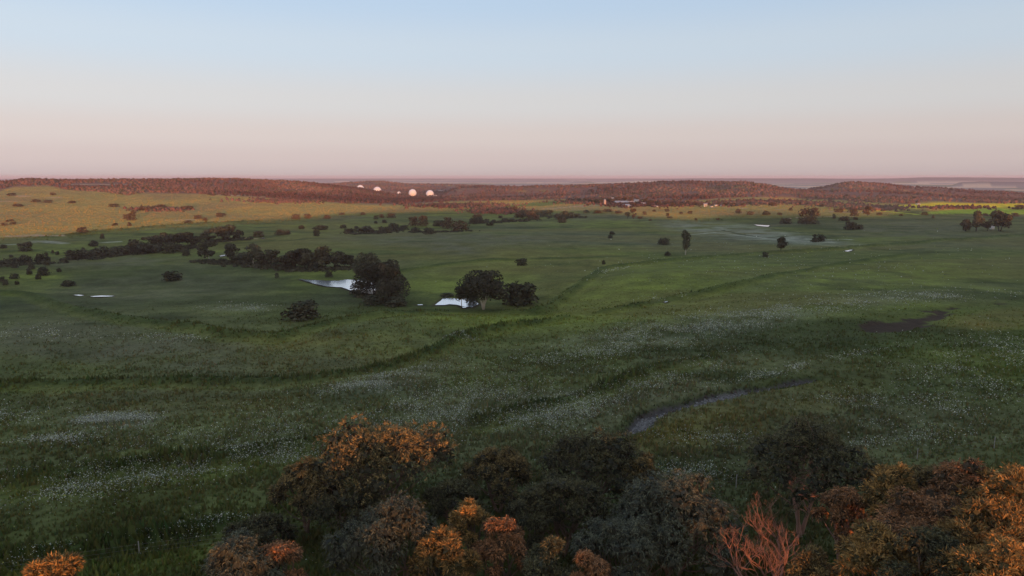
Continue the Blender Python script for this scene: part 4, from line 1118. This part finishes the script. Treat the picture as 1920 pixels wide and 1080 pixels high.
def fg_tree(px, pyt, wpx, D, kind, seed, label, low=0.35, nlobe=16, nleaf=9000, stems=2, bark=None, name='tree', group=None, lean=0.0, flatw=1.0):
    r = np.random.default_rng(seed)
    x, y, zg, zt = fg_ground(px, pyt, D)
    h = zt - zg + .35; Rm = wpx * math.hypot(D, EYE - zt) / F * 0.54
    e = link(name, None, loc=(x, y, zg)); e.rotation_euler = (0, 0, 0)
    tag(e, label, 'tree' if 'tree' in name else 'bush', group)
    c1, c2, ll, lw, droop = SPEC[kind]
    # lobes over a broken dome
    lob = []; nlobe = int(nlobe * 1.6)
    for i in range(nlobe):
        a = i * 2.39996 + r.uniform(-.5, .5); q = math.sqrt((i + .4) / nlobe)
        rad = q * Rm * 0.80 * r.uniform(.85, 1.1)
        lr = Rm * r.uniform(.15, .27) * (1.1 - .2 * q)
        lr = min(lr, h * .3)
        zc = h * (low + (1 - low) * math.sqrt(max(0, 1 - (q * .92)**2)) * r.uniform(.72, 1.0)) - lr * .85
        lob.append((rad * math.cos(a) + lean * h * .3, rad * math.sin(a) * flatw, max(zc, lr * .5), lr))
    lob = np.array(lob)
    lob[:, 2] += h - (lob[:, 2] + lob[:, 3] * .95).max()
    # trunk and limbs
    mb = MB(); base = np.array([0, 0, -.3])
    sts = []
    for s_ in range(stems):
        a = 6.28 * s_ / stems + r.uniform(-.6, .6)
        top = np.array([math.cos(a) * Rm * .28 + lean * h * .2, math.sin(a) * Rm * .28, h * (low + .15)])
        mid = np.array([math.cos(a) * Rm * .10, math.sin(a) * Rm * .10, h * low * .55]) + r.normal(size=3) * .12
        p = bez(base + r.normal(size=3) * (.1, .1, 0), mid, top, 8)
        r0 = (0.11 + .018 * h) / math.sqrt(stems) * 1.1
        mb.tube(p, list(np.linspace(r0, r0 * .45, 8)), 8); sts.append((p, r0))
    for L in lob:
        p, r0 = sts[int(r.integers(len(sts)))]; k = int(r.integers(3, 8))
        st = p[k]; en = L[:3] + np.array([0, 0, L[3] * .2])
        md = (st + en) / 2 + np.array([0, 0, -.12 * np.linalg.norm(en - st)]) + r.normal(size=3) * .2
        b = bez(st, md, en, 6); mb.tube(b, list(np.linspace(r0 * .42, .02, 6)), 5)
        for q in range(4):
            u = unit(1, r, .6)[0]; k2 = int(r.integers(2, 6))
            mb.tube([b[k2], b[k2] + u * L[3] * .5 + r.normal(size=3) * .05, b[k2] + u * L[3] * .9], [.022, .014, .006], 4)
    mb.build('trunk', bark or M_bark, e, smooth=True)
    # foliage: sprigs on the shells of the lobes, several narrow leaves to a sprig
    w = lob[:, 3]**2; ns = nleaf // 6
    k = r.choice(len(lob), ns, p=w / w.sum())
    u = unit(ns, r, .55)
    rad = np.where(r.random(ns) < .12, .35 + .4 * r.random(ns), .84 + .22 * r.random(ns))
    # knobbly outline and holes
    nb = fbm(lob[k, 0] + u[:, 0] * 1.3 + 50, lob[k, 2] + u[:, 2] * 1.3 + u[:, 1] * 1.7, .8, 3, seed)
    rad = rad * (1 + .20 * nb); keep = nb > -.42
    k, u, rad = k[keep], u[keep], rad[keep]; ns = len(k)
    cen = lob[k, :3] + u * (rad * lob[k, 3])[:, None] * (1, 1, .85)
    lt = r.uniform(.72, 1.25, len(lob))[k]
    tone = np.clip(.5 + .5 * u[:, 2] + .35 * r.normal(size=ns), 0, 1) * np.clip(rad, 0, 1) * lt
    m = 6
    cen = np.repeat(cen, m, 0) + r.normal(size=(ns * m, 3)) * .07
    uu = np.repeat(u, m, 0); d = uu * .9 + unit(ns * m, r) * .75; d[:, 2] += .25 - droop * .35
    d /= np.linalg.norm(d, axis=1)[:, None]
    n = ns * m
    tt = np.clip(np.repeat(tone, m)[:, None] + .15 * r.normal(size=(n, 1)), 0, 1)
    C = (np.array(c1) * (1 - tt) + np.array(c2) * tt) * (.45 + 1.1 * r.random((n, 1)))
    sc = D / 50.0
    V, Fc, C = leaf_quads(cen, d, ll * .68 * (.6 + .7 * r.random(n)), lw * 1.35 * sc * (.7 + .6 * r.random(n)), C, r, droop)
    V[:, 2] = np.maximum(V[:, 2], 0.02)
    # dense inner foliage
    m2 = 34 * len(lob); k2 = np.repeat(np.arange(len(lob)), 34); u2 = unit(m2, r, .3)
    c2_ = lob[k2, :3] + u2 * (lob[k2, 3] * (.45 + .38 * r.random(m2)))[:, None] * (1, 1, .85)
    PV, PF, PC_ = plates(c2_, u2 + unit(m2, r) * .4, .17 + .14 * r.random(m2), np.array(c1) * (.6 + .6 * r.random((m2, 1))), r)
    PV[:, 2] = np.maximum(PV[:, 2], 0.02)
    PT = np.concatenate([PF[:, [0, 1, 2]], PF[:, [0, 2, 3]]]) + len(V)
    V = np.concatenate([V, PV]); Fc = np.concatenate([Fc, PT]); C = np.concatenate([C, PC_])
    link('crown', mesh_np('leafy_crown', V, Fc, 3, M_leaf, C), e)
    return e

FG = [
 # px, py top, width px, distance, leaf colours, label, low, lobes, leaves, stems
 (712, 800, 300, 58, 'olive', 'broad tree whose flame-orange top stands above the front thicket', .32, 24, 15000, 3, None),
 (568, 868, 130, 57, 'olive', 'olive-topped tree at the left edge of the front thicket', .30, 12, 7000, 2, None),
 (486, 975, 130, 53, 'dark', 'thin grey-brown tree left of the thicket with grass showing through it', .35, 11, 4500, 2, None),
 (935, 852, 150, 58, 'olive', 'rounded yellow-green tree between two taller trees of the front thicket', .30, 13, 8000, 2, None),
 (1112, 810, 230, 57, 'dark', 'tall tree with rust-lit crown tips in the middle of the front thicket', .34, 20, 12000, 3, None),
 (1196, 862, 90, 56, 'olive', 'small yellow-tipped tree against the tall rust-tipped one', .35, 9, 5000, 2, None),
 (850, 905, 120, 54, 'dark', 'dark tree under the flame-orange top on its right side', .30, 10, 6000, 2, None),
 (660, 925, 150, 53, 'dark', 'dark tree with a bare forked trunk below the orange top', .45, 11, 6000, 2, None),
 (1270, 900, 260, 47, 'grey', 'wide grey weeping tree at the right end of the front thicket', .15, 24, 15000, 3, None),
 (1060, 900, 170, 50, 'dark', 'dark tree with slender visible trunk in the middle of the thicket', .42, 13, 7500, 2, None),
 (1180, 985, 190, 43, 'grey', 'grey weeping bush at the bottom edge right of centre', .15, 15, 10000, 2, None),
 (730, 945, 230, 44, 'grey', 'big grey-green weeping tree at the bottom edge left of centre', .20, 20, 13000, 3, None),
 (440, 1010, 170, 43, 'grey', 'low dark grey bush at the bottom edge left of the red-lit one', .10, 14, 8500, 2, None),
 (520, 1030, 90, 44, 'red', 'red-lit bush at the bottom edge left of centre', .10, 9, 5500, 1, None),
 (835, 1010, 150, 41, 'gold', 'ochre-tipped bush at the bottom edge left of the orange ones', .15, 12, 8000, 2, None),
 (882, 955, 90, 46, 'gold', 'small orange-crowned tree above the ochre-tipped bush', .30, 8, 5500, 1, None),
 (940, 985, 110, 43, 'red', 'bright red-orange tree right of the small orange-crowned one', .20, 10, 7000, 2, None),
 (1000, 930, 120, 48, 'dark', 'brown-tipped tree behind the bright red-orange one', .25, 11, 6500, 2, None),
 (1030, 1020, 140, 40, 'dark', 'dark bush with orange left side at the bottom centre', .10, 12, 7500, 2, None),
 (1110, 1050, 110, 39, 'red', 'rust-coloured bush peeping over the bottom edge right of centre', .10, 9, 5500, 1, None),
 (105, 1062, 90, 40, 'gold', 'orange bush top peeping over the bottom edge at far left', .10, 9, 5500, 1, None),
 (1516, 792, 230, 58, 'dark', 'round dark tree with pinkish trunks and golden tips behind the bare tree', .40, 22, 15000, 3, 'r'),
 (1585, 925, 90, 52, 'red', 'red-brown leafy tree right of the pinkish trunks', .30, 10, 5000, 2, 'r'),
 (1680, 882, 130, 50, 'gold', 'yellow-orange bush nearest the pinkish-trunked tree', .25, 12, 8000, 2, None),
 (1745, 880, 110, 53, 'olive', 'shaded olive bush wedged between two orange ones', .20, 10, 6500, 1, None),
 (1812, 872, 150, 50, 'red', 'coppery tree with one taller tuft on the right', .25, 14, 8500, 2, None),
 (1895, 885, 170, 48, 'gold', 'big orange tree cut by the right edge, uppermost', .20, 16, 10000, 2, None),
 (1740, 945, 190, 45, 'red', 'wide orange-brown bush in the middle of the right-hand thicket', .15, 16, 10500, 2, None),
 (1870, 960, 200, 43, 'gold', 'golden-brown bush at the right edge below the uppermost orange tree', .15, 16, 10500, 2, None),
 (1662, 1000, 160, 42, 'gold', 'glowing orange bush at the bottom edge right of the bare tree', .10, 16, 11000, 2, None),
 (1765, 1010, 160, 40, 'dark', 'dark olive bush at the bottom edge between two glowing ones', .10, 13, 9000, 2, None),
 (1870, 1025, 170, 39, 'gold', 'orange bush in the bottom right corner', .10, 13, 9000, 2, None),
 (1530, 1050, 100, 43, 'olive', 'small yellow-green bush at the foot of the bare tree', .10, 9, 6000, 1, None),
]
for i, (px, pyt, w, D, kind, lab, low, nl, nf, st, bk) in enumerate(FG):
    fg_tree(px, pyt, w, D, kind, 700 + i, lab, low, nl, int(nf * 1.3), st, M_litbark if bk else None, name='bush' if 'bush' in lab else 'tree')

# the bare, branching dead tree
def bare_tree():
    r = np.random.default_rng(91)
    D = 43.5
    x, y, zg, zt = fg_ground(1450, 1056, D)
    H_ = 30 + float(ray(1452, 915)[2]) * D - zg
    e = link('bare_tree', None, loc=(x, y, zg)); tag(e, 'leafless red-lit tree with fine twigs at lower right', 'tree')
    tr, br, tw = MB(), MB(), MB()
    def grow(p, d, L, rad, depth, mb):
        n = 4; pts = [p]; dd = d.copy()
        for k in range(n):
            dd = dd + r.normal(size=3) * .16 + np.array([0, 0, .07]); dd /= np.linalg.norm(dd)
            pts.append(pts[-1] + dd * L / n)
        mb.tube(pts, list(np.linspace(rad, rad * .62, n + 1)), 6 if depth < 2 else 3)
        if depth >= 6: return
        for q in range((2 + int(r.random() < .7)) if depth >= 1 else 4):
            a = r.uniform(0, 6.28); o = np.array([math.cos(a), math.sin(a), .15])
            nd = dd * .85 + o * r.uniform(.4, .9); nd /= np.linalg.norm(nd)
            grow(pts[-1] if q < 2 else pts[int(r.integers(2, 4))], nd, L * r.uniform(.58, .74), rad * (.60 if q < 2 else .45), depth + 1, br if depth < 2 else tw)
    for dx_, L in ((-1.1, .34), (.55, .34), (-.2, .32), (1.0, .26)):
        d = np.array([dx_, r.uniform(-.3, .3), 1.0]); d /= np.linalg.norm(d)
        grow(np.array([0, 0, -.2]), d, H_ * L, .13, 0, tr)
    tr.build('trunk', M_deadwood, e, smooth=True); br.build('branch', M_deadwood, e, smooth=True); tw.build('twigs', M_deadwood, e)
    return e
bare_tree()

# ------------------------------------------------------------------ paddock fence
def fence():
    spots = []
    for px, py in [(262, 1046), (1380, 916), (1719, 864)]:
        X, Y, d = cast([px], [py], H); spots.append(np.array([X[0], Y[0]]))
    e = link('wire_fence', None, loc=(spots[1][0], spots[1][1], 0)); tag(e, 'thin wire fence with grey steel posts crossing behind the front trees', 'fence')
    line = []
    for a, b, n in ((spots[0], spots[1], 3), (spots[1], spots[2], 2)):
        for k in range(n): line.append(a + (b - a) * k / n)
    line.append(spots[2]); st = (spots[2] - spots[1]) / 2
    line += [spots[2] + st * k for k in range(1, 5)]
    line = [spots[0] - (spots[1] - spots[0]) / 3] + line
    org = np.array([spots[1][0], spots[1][1], 0.0])
    pm = MB(); pm.box(-.035, .035, -.02, .02, -.3, 1.42); pm.box(-.04, .04, -.01, .01, 1.42, 1.45)
    pm = pm.mesh('fence_post', M_steel)
    tops = []
    for p in line:
        z = float(H(np.array([p[0]]), np.array([p[1]]))[0])
        o = link('post', pm, e, (p[0] - org[0], p[1] - org[1], z)); tops.append(np.array([p[0] - org[0], p[1] - org[1] - .05, z]))
    for hgt in (1.2, .85, .5):
        w = MB()
        pts = []
        for a, b in zip(tops[:-1], tops[1:]):
            for t in (0, .25, .5, .75):
                q = a + (b - a) * t; q = q + np.array([0, 0, hgt - .12 * 4 * t * (1 - t) * .5]); pts.append(q)
        pts.append(tops[-1] + np.array([0, 0, hgt]))
        w.tube(pts, [.0035] * len(pts), 4); w.build('wire', M_steel, e)
fence()

# ------------------------------------------------------------------ radomes of the ground station
M_dome = mat_plain('white_radome_skin', (.76, .82, .90), .6, .3, .3, .04)
M_white = mat_plain('white_wall', (.75, .73, .70), .7, .2, 1, .08)
M_roofp = mat_plain('pale_metal_roof', (.33, .34, .37), .5, .4, 1, .1)
M_roofg = mat_plain('light_roof', (.50, .40, .36), .5, .4, 1, .1)
M_wallb = mat_plain('brown_wall', (.22, .16, .12), .8, .2, 1, .15)
M_glassd = mat_plain('dark_window_glass', (.03, .035, .04), .15, .5, 1, .1)
M_concrete = mat_plain('concrete', (.4, .38, .35), .8, .2, 1, .1)

def radome(px, py, wpx, D, label):
    dx, dy, dz = ray(px, py)
    r = wpx / F * D / 2 * 1.02; x, y = float(dx) * D, float(dy) * D; zc = EYE + float(dz) * D
    zg = float(H(np.array([x]), np.array([y]))[0])
    zb = min(zg, zc - r) 
    e = link('radome', None, loc=(x, y, zg)); tag(e, label, 'radome', 'white radomes of the ground station')
    import bmesh
    bm = bmesh.new(); bmesh.ops.create_icosphere(bm, subdivisions=4, radius=r)
    for v in bm.verts: v.co.z = max(v.co.z, -r * .8)
    me = bpy.data.meshes.new('radome_shell'); bm.to_mesh(me); bm.free(); me.materials.append(M_dome)
    me.polygons.foreach_set('use_smooth', [True] * len(me.polygons))
    link('shell', me, e, (0, 0, zc - zg))
    # panel ribs: the edges of a coarser sphere, standing a little proud
    bm = bmesh.new(); bmesh.ops.create_icosphere(bm, subdivisions=2, radius=r * 1.004)
    mb = MB()
    for ed in bm.edges:
        a, b = ed.verts[0].co, ed.verts[1].co
        if min(a.z, b.z) < -r * .75: continue
        m_ = (a + b) / 2; m_ = m_.normalized() * r * 1.004
        mb.tube([a, m_, b], [.09] * 3, 4)
    bm.free(); mb.build('panel_ribs', M_dome, e, (0, 0, zc - zg))
    pl = MB(); h0 = zc - r * .8 - zg
    n = 20; rr = r * .63
    pl.tube([(0, 0, min(-1.5, h0 - 3)), (0, 0, h0 + .1)], [rr, rr], n); pl.build('plinth', M_concrete, e)
    dr = MB(); dr.box(-1, 1, -rr - .15, -rr + .2, max(h0 - 2.6, -1), h0 - .3); dr.build('door', M_wallb, e)
radome(675.5, 353.6, 12.5, 1900, 'leftmost white radome, only its cap showing over the red hill')
radome(707.5, 357.6, 14, 1850, 'second white radome from the left, its lower half hidden by the red hill')
radome(748, 362.9, 7, 1800, 'smallest white radome, between the half-hidden pair and the two full spheres')
radome(773.5, 362, 14, 1750, 'white spherical radome just right of the smallest one')
radome(806, 363.8, 14, 1800, 'rightmost white spherical radome beside the shaded gully')

def house(px, py, w, dep, h, roof, label, yaw=0, mroof=None, mwall=None, cat='house', name='house', D=None, group=None, chimney=False):
    """w, h in photo pixels at the wall; dep in metres"""
    if D is None:
        x, y, z, d = on_ground(px, py)
    else:
        dx, dy, dz = ray(px, py); x, y = float(dx) * D, float(dy) * D; d = D; z = float(H(np.array([x]), np.array([y]))[0]); z = max(z, EYE + float(dz) * D)
    W = w * d / F / 2; Hh = h * d / F * (1 - roof); Rh = h * d / F * roof; Dp = dep / 2
    e = link(name, None, loc=(x, y, z)); e.rotation_euler = (0, 0, yaw); tag(e, label, cat, group)
    MB().box(-W, W, -Dp, Dp, -2.0, Hh).build('wall', mwall or M_white, e)
    o = .45
    rf = MB(); rf.add([(-W - o, -Dp - o, Hh - .05), (W + o, -Dp - o, Hh - .05), (W + o, Dp + o, Hh - .05), (-W - o, Dp + o, Hh - .05), (-W - o, 0, Hh + Rh), (W + o, 0, Hh + Rh)],
                      [(0, 1, 5, 4), (2, 3, 4, 5), (0, 4, 3), (1, 2, 5), (0, 3, 2, 1)])
    rfo = rf.build('roof', mroof or M_roofp, e)
    if chimney:
        MB().box(W * .4, W * .4 + .9, -.4, .5, Hh, Hh + Rh + 1.0).build('chimney', M_wallb, rfo)
    dw = min(1.2 if cat == 'house' else 3.2, W * .5)
    MB().box(-dw / 2, dw / 2, -Dp - .06, -Dp + .05, 0, Hh * .8).build('door', M_glassd if cat != 'house' else M_wallb, e)
    k = max(1, int(W / 2.6))
    for s_ in (-1, 1):
        for q in range(k):
            cx = s_ * (dw / 2 + (W - dw / 2) * (q + .5) / k)
            ww = min(.8, W * .18)
            MB().box(cx - ww, cx + ww, -Dp - .05, -Dp + .05, Hh * .4, Hh * .78).build('window', M_glassd, e)
    return e
house(1164, 382.5, 22, 14, 6, .45, 'long pale blue-roofed farm shed at the left of the farm buildings', .1, None, M_wallb, cat='shed', name='farm_shed')
house(1174, 386.5, 11, 10, 4, .5, 'low pale-roofed shed in front of the long farm shed', -.1, cat='shed', name='farm_shed')
house(1182, 381.5, 10, 9, 4.5, .6, 'farmhouse with peach-lit roof beside the long shed', .2, M_roofg, M_wallb, chimney=True)
house(1193.5, 380, 8, 8, 6, .4, 'taller cream farmhouse just right of the peach-lit roof', 0, M_roofg, M_white, chimney=True)
house(1200, 386, 8, 8, 3.5, .5, 'small white cottage in front of the taller cream farmhouse', .1, M_roofg, M_white)
house(1206.5, 385, 7, 8, 5, .5, 'rightmost pink-lit house of the farm group', -.3, M_roofg, M_white)
house(1180, 387.5, 6, 5, 3, .5, 'tiny white outbuilding between the low shed and the small cottage', 0, M_roofg, M_white, cat='shed', name='farm_shed')
house(1148, 373.5, 8, 8, 3.2, .5, 'pink-roofed building alone uphill behind the farm', .2, M_roofg, M_white)
house(1243, 382, 4, 6, 3.5, .4, 'tiny lit cottage right of the farm among trees', 0, M_roofg, M_white)
house(1223, 385, 4, 6, 3.2, .4, 'tiny lit cottage at the near right of the farm group', 0, M_roofg, M_white)
house(1230, 387.5, 6, 5, 1.8, .4, 'low white lean-to on the grass right of the farm', 0, M_roofg, M_white, cat='shed', name='farm_shed')
house(1322.5, 387, 5.5, 8, 5.5, .3, 'bright white cube-like cottage alone right of the farm', -.2, M_roofg, M_white)
house(1334, 388, 3.5, 5, 2, .3, 'very small white hut right of the cube-like cottage', 0, M_roofg, M_white, cat='hut', name='hut')
house(1342, 386.5, 4, 5, 2.8, .3, 'small white hut midway along the tree line right of the farm', 0, M_roofg, M_white, cat='hut', name='hut')
house(1354, 386.5, 4.5, 5, 2.2, .3, 'flat white hut at the right end of the tree line', 0, M_roofg, M_white, cat='hut', name='hut')
house(1721, 383.5, 4, 6, 2, .4, 'white roof at the upper edge of the yellow field', 0, M_roofg, M_white, cat='shed', name='farm_shed')
house(648, 363.5, 8, 8, 1.5, .4, 'long low white building on the red hill left of the radomes', 0, M_roofg, M_white, cat='building', name='station_building')
house(734, 361.5, 6, 8, 1.8, .4, 'low white building left of the smallest radome', 0, M_roofg, M_white, cat='building', name='station_building', D=1820)
house(816, 370, 6, 8, 1.6, .4, 'low white building at the foot of the rightmost radome', 0, M_roofg, M_white, cat='building', name='station_building', D=1760)
house(826, 360.5, 7, 8, 1.6, .4, 'reddish-roofed building beyond the rightmost radome', 0, M_roofg, M_wallb, cat='building', name='station_building', D=2250)

def silo():
    x, y, z, d = on_ground(1134, 384.5)
    e = link('silo', None, loc=(x, y, z)); tag(e, 'slender pale silo standing left of the farm shed', 'silo')
    h = 9.5 * d / F; r = 1.3
    MB().tube([(0, 0, -1), (0, 0, h)], [r, r], 14).build('barrel', M_roofg, e, smooth=True)
    MB().tube([(0, 0, h), (0, 0, h + 1.2)], [r * 1.08, .15], 14).build('cap', M_roofp, e)
    MB().box(r, r + .08, -.25, .25, 0, h).build('ladder', M_steel, e)
silo()
def tank():
    x, y, z, d = on_ground(1860, 430)
    e = link('water_tank', None, loc=(x, y, z)); tag(e, 'small white tank between the trees of the right-hand clump', 'tank')
    MB().tube([(0, 0, -.3), (0, 0, 2.2)], [1.5, 1.5], 18).build('barrel', M_white, e, smooth=True)
    MB().tube([(0, 0, 2.2), (0, 0, 2.7)], [1.56, .1], 18).build('lid', M_roofg, e)
tank()

# ------------------------------------------------------------------ evening haze
def haze():
    m = bpy.data.materials.new('haze'); m.use_nodes = True
    n, l = m.node_tree.nodes, m.node_tree.links
    n.remove(n['Principled BSDF'])
    v = n.new('ShaderNodeVolumePrincipled')
    v.inputs['Color'].default_value = (.84, .83, .96, 1); v.inputs['Density'].default_value = 8.0e-5; v.inputs['Anisotropy'].default_value = 0.0
    l.new(v.outputs[0], n['Material Output'].inputs['Volume'])
    S = 28500
    b = MB(); b.box(-S, S, -S, S, -60, 52)
    o = b.build('haze', m); tag(o, 'thin mauve evening haze over the plain', 'haze', kind='stuff')
haze()
